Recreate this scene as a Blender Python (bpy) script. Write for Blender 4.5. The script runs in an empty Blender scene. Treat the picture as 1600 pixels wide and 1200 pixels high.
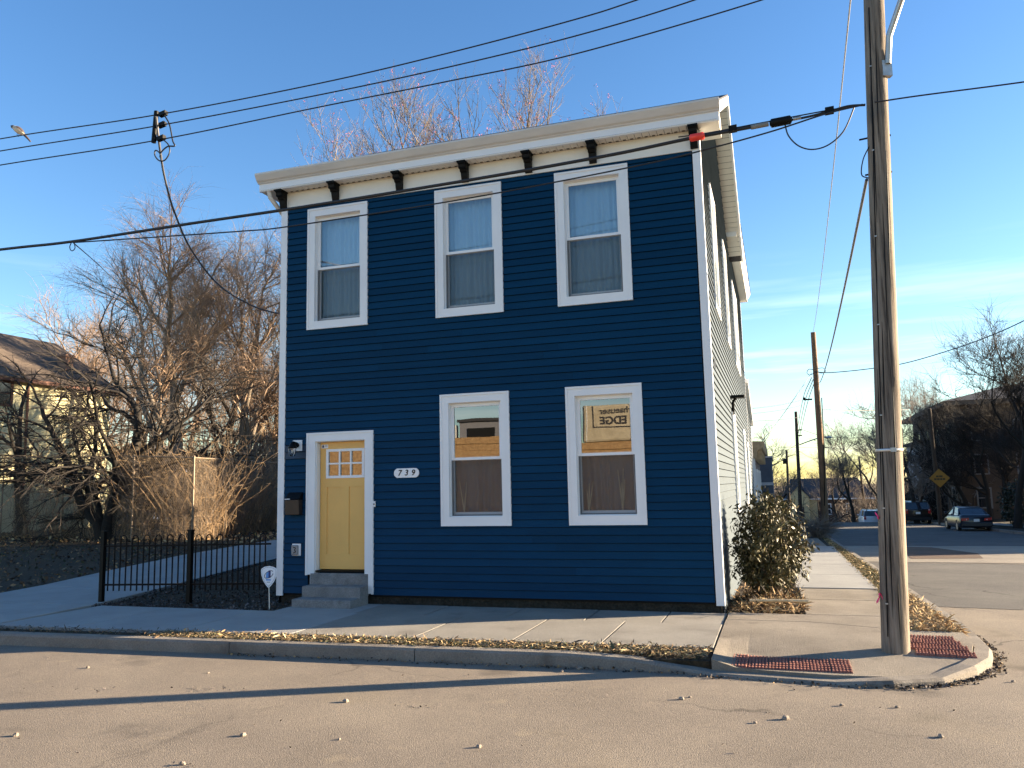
import bpy, math, random
import numpy as np
from mathutils import Vector, Matrix

R = math.radians
scene = bpy.context.scene
COL = scene.collection
RNG = random.Random(7)
NR = np.random.default_rng(11)

# ------------------------------------------------------------------ camera
CAM = np.array([7.8063, -11.4657, 1.6427])
YAW, PITCH, ROLL, FPX = -0.31494, 0.12663, -0.02275, 1251.6
_f = np.array([math.sin(YAW) * math.cos(PITCH), math.cos(YAW) * math.cos(PITCH), math.sin(PITCH)])
_r = np.array([math.cos(YAW), -math.sin(YAW), 0.0])
_u = np.cross(_r, _f)
_r2 = math.cos(ROLL) * _r + math.sin(ROLL) * _u
_u2 = -math.sin(ROLL) * _r + math.cos(ROLL) * _u
cd = bpy.data.cameras.new("camera")
cam = bpy.data.objects.new("camera", cd)
COL.objects.link(cam)
cam.matrix_world = Matrix(((_r2[0], _u2[0], -_f[0], CAM[0]), (_r2[1], _u2[1], -_f[1], CAM[1]),
                           (_r2[2], _u2[2], -_f[2], CAM[2]), (0, 0, 0, 1)))
cd.sensor_width = 36.0
cd.lens = FPX / 1600.0 * 36.0
cd.clip_end = 3000
scene.camera = cam

# ------------------------------------------------------------------ sun and sky
SUN_AZ, SUN_EL = R(24.5), R(11.0)          # azimuth measured from +X towards +Y
SUN_STRENGTH, SKY_STRENGTH, EXPOSURE = 5.0, 0.064, 2.4
sdir = Vector((math.cos(SUN_EL) * math.cos(SUN_AZ), math.cos(SUN_EL) * math.sin(SUN_AZ), math.sin(SUN_EL)))
sl = bpy.data.lights.new("sun", 'SUN')
sl.energy = SUN_STRENGTH
sl.angle = R(0.55)
sl.color = (1.0, 0.80, 0.56)
so = bpy.data.objects.new("sun", sl)
so.rotation_euler = sdir.to_track_quat('Z', 'Y').to_euler()
so.location = (30, 20, 30)
COL.objects.link(so)

world = bpy.data.worlds.new("World")
scene.world = world
world.use_nodes = True
wt = world.node_tree
wt.nodes.clear()
wo = wt.nodes.new('ShaderNodeOutputWorld')
bg = wt.nodes.new('ShaderNodeBackground')
bg.inputs['Strength'].default_value = SKY_STRENGTH
sky = wt.nodes.new('ShaderNodeTexSky')
sky.sky_type = 'NISHITA'
sky.sun_disc = False
sky.sun_elevation = SUN_EL
sky.sun_rotation = R(90) - SUN_AZ
sky.altitude = 200
sky.air_density = 1.0
sky.dust_density = 0.3
sky.ozone_density = 2.0
hs = wt.nodes.new('ShaderNodeHueSaturation')
hs.inputs['Saturation'].default_value = 1.23
hs.inputs['Hue'].default_value = 0.509
hs.inputs['Value'].default_value = 1.0
wt.links.new(sky.outputs[0], hs.inputs['Color'])
# thin cirrus streaks low over the horizon
tc = wt.nodes.new('ShaderNodeTexCoord')
sep = wt.nodes.new('ShaderNodeSeparateXYZ')
wt.links.new(tc.outputs['Generated'], sep.inputs[0])
mp = wt.nodes.new('ShaderNodeMapping')
mp.inputs['Scale'].default_value = (1.6, 1.6, 26.0)
mp.inputs['Rotation'].default_value = (0.03, 0.02, 0.0)
wt.links.new(tc.outputs['Generated'], mp.inputs['Vector'])
cn = wt.nodes.new('ShaderNodeTexNoise')
cn.inputs['Scale'].default_value = 1.7
cn.inputs['Detail'].default_value = 7
cn.inputs['Roughness'].default_value = 0.55
wt.links.new(mp.outputs[0], cn.inputs['Vector'])
cr = wt.nodes.new('ShaderNodeValToRGB')
cr.color_ramp.elements[0].position = 0.48
cr.color_ramp.elements[1].position = 0.80
wt.links.new(cn.outputs['Fac'], cr.inputs[0])
mr = wt.nodes.new('ShaderNodeMapRange')        # only between about 2 and 16 degrees
mr.inputs['From Min'].default_value = 0.27
mr.inputs['From Max'].default_value = 0.08
wt.links.new(sep.outputs['Z'], mr.inputs['Value'])
mu = wt.nodes.new('ShaderNodeMath')
mu.operation = 'MULTIPLY'
wt.links.new(cr.outputs[0], mu.inputs[0])
wt.links.new(mr.outputs[0], mu.inputs[1])
mu2 = wt.nodes.new('ShaderNodeMath')
mu2.operation = 'MULTIPLY'
mu2.inputs[1].default_value = 0.42
wt.links.new(mu.outputs[0], mu2.inputs[0])
mx = wt.nodes.new('ShaderNodeMix')
mx.data_type = 'RGBA'
wt.links.new(mu2.outputs[0], mx.inputs['Factor'])
wt.links.new(hs.outputs[0], mx.inputs[6])
mx.inputs[7].default_value = (9.5, 9.3, 8.9, 1)
wt.links.new(mx.outputs[2], bg.inputs['Color'])
wt.links.new(bg.outputs[0], wo.inputs['Surface'])

scene.view_settings.view_transform = 'Standard'
scene.view_settings.look = 'None'
scene.view_settings.exposure = EXPOSURE
scene.view_settings.gamma = 1.0
scene.view_settings.use_curve_mapping = False
scene.render.engine = 'CYCLES'
scene.cycles.max_bounces = 8
scene.cycles.transparent_max_bounces = 24
scene.cycles.use_denoising = True

# ------------------------------------------------------------------ pixel helpers (photo pixels -> places)
def ray(u, v):
    return _f + _r2 * (u - 800) / FPX - _u2 * (v - 600) / FPX
def on_y(u, v, y):
    d = ray(u, v); return CAM + d * ((y - CAM[1]) / d[1])
def on_x(u, v, x):
    d = ray(u, v); return CAM + d * ((x - CAM[0]) / d[0])
def on_z(u, v, z):
    d = ray(u, v); return CAM + d * ((z - CAM[2]) / d[2])
def on_street(u, v, off=0.0):          # vertical plane of the main street's pole line
    d = ray(u, v); n = np.array([-0.04, 1.0, 0]); c = -2.8 + off
    return CAM + d * ((c - n @ CAM) / (n @ d))

# ------------------------------------------------------------------ ground heights
def z_side(y):
    if y <= 0: return -0.12 - 0.005 * max(y, -3.4)
    if y <= 66: return -0.12 - 0.0295 * y
    if y <= 160: return -2.067 - 0.075 * (y - 66)
    return -9.117
def z_left(y):
    if y <= 0: return -0.12 - 0.005 * max(y, -3.4)
    if y <= 6: return -0.12 + 0.02 * y
    if y <= 34: return 0.0
    if y <= 160: return -0.07 * (y - 34)
    return -8.8
def sm(t): t = min(max(t, 0), 1); return t * t * (3 - 2 * t)
def gz(x, y):
    t = sm(x / 6.0)
    z = z_left(y) * (1 - t) + z_side(y) * t
    if x > 7.0 and y < -1.4:            # dropped kerb at the corner
        z -= 0.085 * sm((-1.4 - y) / 1.5) * sm((x - 7.0) / .4) 
    return z
def rz(y): return z_side(max(y, -3.4)) - 0.14
def on_ground(u, v, fn=None):
    z = 0.0
    for _ in range(60):
        p = on_z(u, v, z); z = 0.5 * z + 0.5 * (fn(p[0], p[1]) if fn else gz(p[0], p[1]))
    return p
def on_road(u, v): return on_ground(u, v, lambda x, y: rz(y))

# ------------------------------------------------------------------ materials
MATS = {}
def mat(name, col, rough=0.7, var=0.15, scale=3.0, bump=0.0, bscale=40.0, metal=0.0, spec=0.5, col2=None, detail=6, stretch=None, coat=0.0, trans=0.0, coords='pos'):
    if name in MATS: return MATS[name]
    m = bpy.data.materials.new(name); m.use_nodes = True
    nt = m.node_tree; b = nt.nodes['Principled BSDF']
    b.inputs['Roughness'].default_value = rough
    b.inputs['Metallic'].default_value = metal
    b.inputs['Specular IOR Level'].default_value = spec
    b.inputs['Coat Weight'].default_value = coat
    b.inputs['Transmission Weight'].default_value = trans
    if coords == 'pos':
        g = nt.nodes.new('ShaderNodeNewGeometry'); src = g.outputs['Position']
    else:
        g = nt.nodes.new('ShaderNodeTexCoord'); src = g.outputs['Object']
    if stretch:
        mp_ = nt.nodes.new('ShaderNodeMapping'); mp_.inputs['Scale'].default_value = stretch
        nt.links.new(src, mp_.inputs['Vector']); src = mp_.outputs[0]
    c2 = col2 or tuple(c * (1 - var) for c in col)
    c1 = col if col2 else tuple(min(1, c * (1 + var)) for c in col)
    if var or col2:
        n = nt.nodes.new('ShaderNodeTexNoise'); n.inputs['Scale'].default_value = scale; n.inputs['Detail'].default_value = detail
        n.inputs['Roughness'].default_value = 0.62
        nt.links.new(src, n.inputs['Vector'])
        ramp = nt.nodes.new('ShaderNodeValToRGB')
        ramp.color_ramp.elements[0].position = 0.3; ramp.color_ramp.elements[1].position = 0.7
        ramp.color_ramp.elements[0].color = (*c2, 1); ramp.color_ramp.elements[1].color = (*c1, 1)
        nt.links.new(n.outputs['Fac'], ramp.inputs[0])
        nt.links.new(ramp.outputs[0], b.inputs['Base Color'])
    else:
        b.inputs['Base Color'].default_value = (*col, 1)
    if bump:
        n2 = nt.nodes.new('ShaderNodeTexNoise'); n2.inputs['Scale'].default_value = bscale; n2.inputs['Detail'].default_value = 4
        nt.links.new(src, n2.inputs['Vector'])
        bp = nt.nodes.new('ShaderNodeBump'); bp.inputs['Strength'].default_value = bump; bp.inputs['Distance'].default_value = 0.02
        nt.links.new(n2.outputs['Fac'], bp.inputs['Height']); nt.links.new(bp.outputs[0], b.inputs['Normal'])
    MATS[name] = m
    return m

def mat_ground(name, stops, scale, fine=None, bump=0.3, bscale=60, rough=0.9, cracks=None, spots=None, bdist=0.02):
    """layered surface: broad noise ramp x fine grain, with optional cracks and stains"""
    if name in MATS: return MATS[name]
    m = bpy.data.materials.new(name); m.use_nodes = True
    nt = m.node_tree; b = nt.nodes['Principled BSDF']; b.inputs['Roughness'].default_value = rough
    b.inputs['Specular IOR Level'].default_value = 0.3
    g = nt.nodes.new('ShaderNodeNewGeometry'); src = g.outputs['Position']
    n = nt.nodes.new('ShaderNodeTexNoise'); n.inputs['Scale'].default_value = scale; n.inputs['Detail'].default_value = 8; n.inputs['Roughness'].default_value = 0.65
    nt.links.new(src, n.inputs['Vector'])
    rp = nt.nodes.new('ShaderNodeValToRGB')
    el = rp.color_ramp.elements
    el[0].position, el[0].color = stops[0][0], (*stops[0][1], 1)
    el[1].position, el[1].color = stops[-1][0], (*stops[-1][1], 1)
    for p, c in stops[1:-1]:
        e = el.new(p); e.color = (*c, 1)
    nt.links.new(n.outputs['Fac'], rp.inputs[0])
    colr = rp.outputs[0]
    def mixc(fac, a, c2, mode='MIX'):
        q = nt.nodes.new('ShaderNodeMix'); q.data_type = 'RGBA'; q.blend_type = mode
        if isinstance(fac, float): q.inputs['Factor'].default_value = fac
        else: nt.links.new(fac, q.inputs['Factor'])
        nt.links.new(a, q.inputs[6])
        if isinstance(c2, tuple): q.inputs[7].default_value = (*c2, 1)
        else: nt.links.new(c2, q.inputs[7])
        return q.outputs[2]
    fn = nt.nodes.new('ShaderNodeTexNoise'); fn.inputs['Scale'].default_value = bscale; fn.inputs['Detail'].default_value = 3
    fn.inputs['Roughness'].default_value = 0.7
    nt.links.new(src, fn.inputs['Vector'])
    if fine:
        r2 = nt.nodes.new('ShaderNodeValToRGB')
        r2.color_ramp.elements[0].position = 0.35; r2.color_ramp.elements[1].position = 0.65
        r2.color_ramp.elements[0].color = (1 - fine,) * 3 + (1,); r2.color_ramp.elements[1].color = (1 + fine,) * 3 + (1,)
        nt.links.new(fn.outputs['Fac'], r2.inputs[0])
        colr = mixc(1.0, colr, r2.outputs[0], 'MULTIPLY')
    if spots:
        for sc, thr, c2, w in spots:
            sn = nt.nodes.new('ShaderNodeTexNoise'); sn.inputs['Scale'].default_value = sc; sn.inputs['Detail'].default_value = 6
            nt.links.new(src, sn.inputs['Vector'])
            mrn = nt.nodes.new('ShaderNodeMapRange'); mrn.inputs['From Min'].default_value = thr; mrn.inputs['From Max'].default_value = thr + 0.12
            mrn.inputs['To Max'].default_value = w
            nt.links.new(sn.outputs['Fac'], mrn.inputs['Value'])
            colr = mixc(mrn.outputs[0], colr, c2)
    if cracks:
        sc, c2, w = cracks
        wn = nt.nodes.new('ShaderNodeTexNoise'); wn.inputs['Scale'].default_value = 1.2; wn.inputs['Detail'].default_value = 5
        nt.links.new(src, wn.inputs['Vector'])
        vm = nt.nodes.new('ShaderNodeVectorMath'); vm.operation = 'MULTIPLY_ADD'
        nt.links.new(wn.outputs['Color'], vm.inputs[0]); vm.inputs[1].default_value = (0.9, 0.9, 0.9); nt.links.new(src, vm.inputs[2])
        vo = nt.nodes.new('ShaderNodeTexVoronoi'); vo.feature = 'DISTANCE_TO_EDGE'; vo.inputs['Scale'].default_value = sc
        nt.links.new(vm.outputs[0], vo.inputs['Vector'])
        mrn = nt.nodes.new('ShaderNodeMapRange'); mrn.inputs['From Min'].default_value = 0.0; mrn.inputs['From Max'].default_value = w
        mrn.inputs['To Min'].default_value = 0.75; mrn.inputs['To Max'].default_value = 0.0
        nt.links.new(vo.outputs['Distance'], mrn.inputs['Value'])
        # cracks only here and there
        kn = nt.nodes.new('ShaderNodeTexNoise'); kn.inputs['Scale'].default_value = 0.35
        nt.links.new(src, kn.inputs['Vector'])
        km = nt.nodes.new('ShaderNodeMapRange'); km.inputs['From Min'].default_value = 0.5; km.inputs['From Max'].default_value = 0.62
        nt.links.new(kn.outputs['Fac'], km.inputs['Value'])
        mm = nt.nodes.new('ShaderNodeMath'); mm.operation = 'MULTIPLY'
        nt.links.new(mrn.outputs[0], mm.inputs[0]); nt.links.new(km.outputs[0], mm.inputs[1])
        colr = mixc(mm.outputs[0], colr, c2)
    nt.links.new(colr, b.inputs['Base Color'])
    bp = nt.nodes.new('ShaderNodeBump'); bp.inputs['Strength'].default_value = bump; bp.inputs['Distance'].default_value = bdist
    nt.links.new(fn.outputs['Fac'], bp.inputs['Height']); nt.links.new(bp.outputs[0], b.inputs['Normal'])
    MATS[name] = m
    return m

def mat_glass(name, refl=0.12, tint=(0.85, 0.9, 0.88), rough=0.0, wob=0.0):
    if name in MATS: return MATS[name]
    m = bpy.data.materials.new(name); m.use_nodes = True
    nt = m.node_tree; nt.nodes.clear()
    o = nt.nodes.new('ShaderNodeOutputMaterial'); mixs = nt.nodes.new('ShaderNodeMixShader')
    t = nt.nodes.new('ShaderNodeBsdfTransparent'); t.inputs[0].default_value = (*tint, 1)
    gl = nt.nodes.new('ShaderNodeBsdfGlossy'); gl.inputs['Roughness'].default_value = rough
    fr = nt.nodes.new('ShaderNodeFresnel'); fr.inputs['IOR'].default_value = 1.5
    ad = nt.nodes.new('ShaderNodeMath'); ad.operation = 'ADD'; ad.use_clamp = True; ad.inputs[1].default_value = refl
    nt.links.new(fr.outputs[0], ad.inputs[0]); nt.links.new(ad.outputs[0], mixs.inputs[0])
    nt.links.new(t.outputs[0], mixs.inputs[1]); nt.links.new(gl.outputs[0], mixs.inputs[2]); nt.links.new(mixs.outputs[0], o.inputs[0])
    if wob:
        g = nt.nodes.new('ShaderNodeNewGeometry'); n = nt.nodes.new('ShaderNodeTexNoise'); n.inputs['Scale'].default_value = 1.6; n.inputs['Detail'].default_value = 1
        nt.links.new(g.outputs['Position'], n.inputs['Vector'])
        bp = nt.nodes.new('ShaderNodeBump'); bp.inputs['Strength'].default_value = wob; bp.inputs['Distance'].default_value = 0.02
        nt.links.new(n.outputs['Fac'], bp.inputs['Height']); nt.links.new(bp.outputs[0], gl.inputs['Normal'])
    MATS[name] = m
    return m

def mat_screen(name, col, op):
    if name in MATS: return MATS[name]
    m = bpy.data.materials.new(name); m.use_nodes = True
    nt = m.node_tree; nt.nodes.clear()
    o = nt.nodes.new('ShaderNodeOutputMaterial'); mixs = nt.nodes.new('ShaderNodeMixShader'); mixs.inputs[0].default_value = op
    t = nt.nodes.new('ShaderNodeBsdfTransparent'); d = nt.nodes.new('ShaderNodeBsdfDiffuse'); d.inputs[0].default_value = (*col, 1)
    nt.links.new(t.outputs[0], mixs.inputs[1]); nt.links.new(d.outputs[0], mixs.inputs[2]); nt.links.new(mixs.outputs[0], o.inputs[0])
    MATS[name] = m
    return m

def mat_cloth(name, col, transl=0.4):
    if name in MATS: return MATS[name]
    m = bpy.data.materials.new(name); m.use_nodes = True
    nt = m.node_tree; nt.nodes.clear()
    o = nt.nodes.new('ShaderNodeOutputMaterial'); mixs = nt.nodes.new('ShaderNodeMixShader'); mixs.inputs[0].default_value = transl
    t = nt.nodes.new('ShaderNodeBsdfTranslucent'); d = nt.nodes.new('ShaderNodeBsdfDiffuse')
    for s in (t, d): s.inputs[0].default_value = (*col, 1)
    nt.links.new(d.outputs[0], mixs.inputs[1]); nt.links.new(t.outputs[0], mixs.inputs[2]); nt.links.new(mixs.outputs[0], o.inputs[0])
    MATS[name] = m
    return m

# ------------------------------------------------------------------ mesh builder
class MB:
    def __init__(s): s.v = []; s.f = []; s.mi = []; s.sm = []
    def add(s, verts, faces, mi=0, smooth=False):
        o = len(s.v); s.v += [tuple(map(float, p)) for p in verts]
        for f in faces: s.f.append(tuple(i + o for i in f)); s.mi.append(mi); s.sm.append(smooth)
        return s
    def quad(s, a, b, c, d, mi=0): return s.add([a, b, c, d], [(0, 1, 2, 3)], mi)
    def box(s, x0, x1, y0, y1, z0, z1, mi=0):
        v = [(x0, y0, z0), (x1, y0, z0), (x1, y1, z0), (x0, y1, z0), (x0, y0, z1), (x1, y0, z1), (x1, y1, z1), (x0, y1, z1)]
        return s.add(v, [(3, 2, 1, 0), (4, 5, 6, 7), (0, 1, 5, 4), (1, 2, 6, 5), (2, 3, 7, 6), (3, 0, 4, 7)], mi)
    def obox(s, c, ax, ay, az, mi=0):
        c, ax, ay, az = map(np.asarray, (c, ax, ay, az))
        v = [c + i * ax + j * ay + k * az for k in (-1, 1) for j, i in ((-1, -1), (-1, 1), (1, 1), (1, -1))]
        return s.add(v, [(3, 2, 1, 0), (4, 5, 6, 7), (0, 1, 5, 4), (1, 2, 6, 5), (2, 3, 7, 6), (3, 0, 4, 7)], mi)
    def prism(s, poly, axis, a, b, mi=0):
        """poly: 2D points; axis 'x' -> (y,z), 'y' -> (x,z), 'z' -> (x,y)"""
        n = len(poly)
        def P(p, t): return {'x': (t, p[0], p[1]), 'y': (p[0], t, p[1]), 'z': (p[0], p[1], t)}[axis]
        v = [P(p, a) for p in poly] + [P(p, b) for p in poly]
        f = [tuple(range(n))[::-1], tuple(range(n, 2 * n))] + [(i, (i + 1) % n, n + (i + 1) % n, n + i) for i in range(n)]
        return s.add(v, f, mi)
    def tube(s, pts, rad, n=8, mi=0, cap=True, smooth=True):
        pts = [np.asarray(p, float) for p in pts]
        if not hasattr(rad, '__len__'): rad = [rad] * len(pts)
        o = []; ref = None
        for i, p in enumerate(pts):
            d = (pts[min(i + 1, len(pts) - 1)] - pts[max(i - 1, 0)]); d = d / (np.linalg.norm(d) + 1e-12)
            if ref is None:
                ref = np.array([0, 0, 1.]) if abs(d[2]) < 0.9 else np.array([1., 0, 0])
            a = ref - d * (ref @ d); a /= np.linalg.norm(a) + 1e-12; ref = a; b = np.cross(d, a)
            for k in range(n):
                t = 2 * math.pi * k / n
                o.append(p + rad[i] * (math.cos(t) * a + math.sin(t) * b))
        f = [(i * n + k, i * n + (k + 1) % n, (i + 1) * n + (k + 1) % n, (i + 1) * n + k) for i in range(len(pts) - 1) for k in range(n)]
        s.add(o, f, mi, smooth)
        if cap:
            s.add(o[:n], [tuple(range(n))[::-1]], mi); s.add(o[-n:], [tuple(range(n))], mi)
        return s
    def ball(s, c, r, n=8, m=6, mi=0):
        r = r if hasattr(r, '__len__') else (r, r, r)
        v = []; f = []
        for j in range(m + 1):
            ph = math.pi * j / m
            for k in range(n):
                t = 2 * math.pi * k / n
                v.append((c[0] + r[0] * math.sin(ph) * math.cos(t), c[1] + r[1] * math.sin(ph) * math.sin(t), c[2] + r[2] * math.cos(ph)))
        for j in range(m):
            for k in range(n): f.append((j * n + k, (j + 1) * n + k, (j + 1) * n + (k + 1) % n, j * n + (k + 1) % n))
        return s.add(v, f, mi, True)
    def lathe(s, c, prof, n=16, mi=0):
        v = [(c[0] + r * math.cos(2 * math.pi * k / n), c[1] + r * math.sin(2 * math.pi * k / n), c[2] + z) for r, z in prof for k in range(n)]
        f = [(i * n + k, i * n + (k + 1) % n, (i + 1) * n + (k + 1) % n, (i + 1) * n + k) for i in range(len(prof) - 1) for k in range(n)]
        return s.add(v, f, mi, True)
    def mesh(s, name, mats):
        me = bpy.data.meshes.new(name); me.from_pydata(s.v, [], s.f)
        for m in (mats if isinstance(mats, (list, tuple)) else [mats]): me.materials.append(m)
        me.polygons.foreach_set('material_index', s.mi); me.polygons.foreach_set('use_smooth', s.sm); me.update()
        return me
    def build(s, name, mats, parent=None, bevel=0.0):
        o = bpy.data.objects.new(name, s.mesh(name, mats)); COL.objects.link(o)
        if parent is not None: o.parent = parent
        if bevel:
            bm = o.modifiers.new('bevel', 'BEVEL'); bm.width = bevel; bm.segments = 2; bm.limit_method = 'ANGLE'
        return o

def link_mesh(name, me, parent=None, loc=None, rotz=0):
    o = bpy.data.objects.new(name, me); COL.objects.link(o)
    if parent is not None: o.parent = parent
    if loc is not None: o.location = loc
    if rotz: o.rotation_euler = (0, 0, rotz)
    return o
def np_mesh(name, verts, faces, mats, mi=None, smooth=False):
    """verts (N,3), faces (M,k) with constant k"""
    verts = np.asarray(verts, np.float32); faces = np.asarray(faces, np.int32); k = faces.shape[1]
    me = bpy.data.meshes.new(name)
    me.vertices.add(len(verts)); me.vertices.foreach_set('co', verts.ravel())
    me.loops.add(faces.size); me.loops.foreach_set('vertex_index', faces.ravel())
    me.polygons.add(len(faces)); me.polygons.foreach_set('loop_start', np.arange(0, faces.size, k, dtype=np.int32))
    try: me.polygons.foreach_set('loop_total', np.full(len(faces), k, np.int32))
    except Exception: pass
    for m in (mats if isinstance(mats, (list, tuple)) else [mats]): me.materials.append(m)
    if mi is not None: me.polygons.foreach_set('material_index', np.asarray(mi, np.int32))
    if smooth: me.polygons.foreach_set('use_smooth', np.ones(len(faces), bool))
    me.update(calc_edges=True)
    return me
def segs_mesh(name, segs, mats, mi=None, n=3):
    """segs (N,8): p0 p1 r0 r1 -> n-sided frusta"""
    S = np.asarray(segs, float); p0, p1, r0, r1 = S[:, :3], S[:, 3:6], S[:, 6], S[:, 7]
    d = p1 - p0; d /= np.linalg.norm(d, axis=1, keepdims=True) + 1e-9
    ref = np.where(np.abs(d[:, 2:3]) < 0.9, [[0, 0, 1.]], [[1., 0, 0]])
    a = np.cross(d, ref); a /= np.linalg.norm(a, axis=1, keepdims=True); b = np.cross(d, a)
    V = []
    for p, r in ((p0, r0), (p1, r1)):
        for k in range(n):
            t = 2 * math.pi * k / n
            V.append(p + r[:, None] * (math.cos(t) * a + math.sin(t) * b))
    V = np.stack(V, 1).reshape(-1, 3)
    base = np.arange(len(S))[:, None] * (2 * n)
    F = np.concatenate([base + np.array([[k, (k + 1) % n, n + (k + 1) % n, n + k]]) for k in range(n)], 0)
    m = None if mi is None else np.tile(np.asarray(mi), n)
    return np_mesh(name, V, F, mats, m, True)
def leaf_mesh(name, pos, size, mats, mi=None, flat=0.0, droop=None, asp=0.5, rng=NR):
    """one folded-less leaf quad per point; flat=1 lies on the ground, 0 random"""
    N = len(pos); pos = np.asarray(pos, float)
    size = np.broadcast_to(np.asarray(size, float), (N,))
    d = rng.normal(size=(N, 3)); d[:, 2] *= (1 - flat)
    if droop is not None: d = d * 0.6 + np.asarray(droop)
    d /= np.linalg.norm(d, axis=1, keepdims=True)
    u = rng.normal(size=(N, 3)); u[:, :2] *= (1 - flat * 0.7); u[:, 2] += flat * 1.2
    w = np.cross(d, u); w /= np.linalg.norm(w, axis=1, keepdims=True) + 1e-9
    L = size[:, None] * d; W = size[:, None] * w * asp * 0.5
    V = np.stack([pos, pos + L * .5 + W, pos + L, pos + L * .5 - W], 1).reshape(-1, 3)
    F = np.arange(N * 4).reshape(N, 4)
    return np_mesh(name, V, F, mats, mi)

def tag(o, label, cat, group=None, kind=None):
    o['label'] = label; o['category'] = cat
    if group: o['group'] = group
    if kind: o['kind'] = kind
    return o
def thing(name, label, cat, loc=(0, 0, 0), rotz=0, group=None):
    o = bpy.data.objects.new(name, None); COL.objects.link(o)
    o.location = loc; o.rotation_euler = (0, 0, rotz); o.empty_display_size = 0.2
    return tag(o, label, cat, group)
def copy_tree(o, parent=None):
    c = o.copy(); COL.objects.link(c)
    if parent is not None: c.parent = parent
    for ch in [x for x in o.children]: copy_tree(ch, c)
    return c

def text_mesh(body, size, extrude, m, shear=0.0, bold=0.0):
    c = bpy.data.curves.new('text', 'FONT'); c.body = body; c.size = size; c.extrude = extrude; c.shear = shear; c.offset = bold
    c.align_x = 'CENTER'; c.align_y = 'CENTER'
    o = bpy.data.objects.new('text', c); COL.objects.link(o)
    dg = bpy.context.evaluated_depsgraph_get()
    me = bpy.data.meshes.new_from_object(o.evaluated_get(dg)); bpy.data.objects.remove(o)
    me.materials.clear(); me.materials.append(m)
    return me

def cut_rects(x0, x1, z0, z1, holes):
    """rectangles of [x0,x1]x[z0,z1] outside the holes"""
    xs = sorted({x0, x1, *[min(max(h[i], x0), x1) for h in holes for i in (0, 1)]})
    zs_ = sorted({z0, z1, *[min(max(h[i], z0), z1) for h in holes for i in (2, 3)]})
    out = []
    for j in range(len(zs_) - 1):
        run = None
        for i in range(len(xs) - 1):
            cx, cz = (xs[i] + xs[i + 1]) / 2, (zs_[j] + zs_[j + 1]) / 2
            if any(h[0] < cx < h[1] and h[2] < cz < h[3] for h in holes):
                if run: out.append(run); run = None
            else:
                run = (run[0], xs[i + 1], zs_[j], zs_[j + 1]) if run else (xs[i], xs[i + 1], zs_[j], zs_[j + 1])
        if run: out.append(run)
    return out

# palette ---------------------------------------------------------------------
m_asphalt = mat_ground('asphalt', [(0.25, (0.158, 0.132, 0.104)), (0.5, (0.212, 0.178, 0.140)), (0.75, (0.275, 0.232, 0.176))], 0.5, 0.42, 0.6, 110, 0.92, cracks=(0.16, (0.05, 0.042, 0.035), 0.004),
                       spots=[(0.55, 0.60, (0.25, 0.205, 0.14), 0.55), (1.1, 0.60, (0.085, 0.072, 0.06), 0.6), (3.0, 0.66, (0.34, 0.28, 0.19), 0.5)])
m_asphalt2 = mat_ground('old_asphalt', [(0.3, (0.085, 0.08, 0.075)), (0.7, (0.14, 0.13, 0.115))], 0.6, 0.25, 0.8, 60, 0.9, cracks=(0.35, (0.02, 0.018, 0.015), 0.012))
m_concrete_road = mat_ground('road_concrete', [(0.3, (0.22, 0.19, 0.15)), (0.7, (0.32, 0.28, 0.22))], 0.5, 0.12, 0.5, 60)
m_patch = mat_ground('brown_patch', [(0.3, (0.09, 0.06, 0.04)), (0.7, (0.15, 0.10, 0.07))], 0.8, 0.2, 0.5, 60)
m_conc_new = mat_ground('new_concrete', [(0.3, (0.27, 0.265, 0.25)), (0.7, (0.36, 0.35, 0.325))], 0.9, 0.08, 0.35, 110, 0.85)
m_conc_old = mat_ground('old_concrete', [(0.25, (0.17, 0.145, 0.115)), (0.5, (0.235, 0.205, 0.165)), (0.75, (0.30, 0.265, 0.215))], 1.1, 0.2, 0.8, 90, 0.92,
                        spots=[(2.0, 0.6, (0.12, 0.10, 0.08), 0.6)])
m_conc_mid = mat_ground('sidewalk_concrete', [(0.25, (0.20, 0.185, 0.16)), (0.75, (0.31, 0.29, 0.25))], 0.9, 0.14, 0.6, 90, 0.92, spots=[(1.6, 0.6, (0.14, 0.125, 0.105), 0.5)])
m_kerb = mat_ground('kerb_concrete', [(0.3, (0.17, 0.15, 0.125)), (0.7, (0.28, 0.25, 0.21))], 1.4, 0.2, 0.7, 70, 0.92, spots=[(2.2, 0.58, (0.10, 0.085, 0.07), 0.6)])
m_dirt = mat_ground('dirt', [(0.3, (0.045, 0.034, 0.024)), (0.7, (0.10, 0.075, 0.05))], 1.2, 0.4, 1.0, 30, 1.0)
m_lawn = mat_ground('lawn_soil', [(0.3, (0.026, 0.019, 0.011)), (0.55, (0.046, 0.034, 0.019)), (0.75, (0.075, 0.050, 0.028))], 0.5, 0.5, 1.0, 14, 1.0)
m_siding = mat('blue_vinyl', (0.0012, 0.034, 0.082), 0.55, 0.10, 1.3, 0.10, 18, spec=0.10, stretch=(1, 1, 6))
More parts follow.
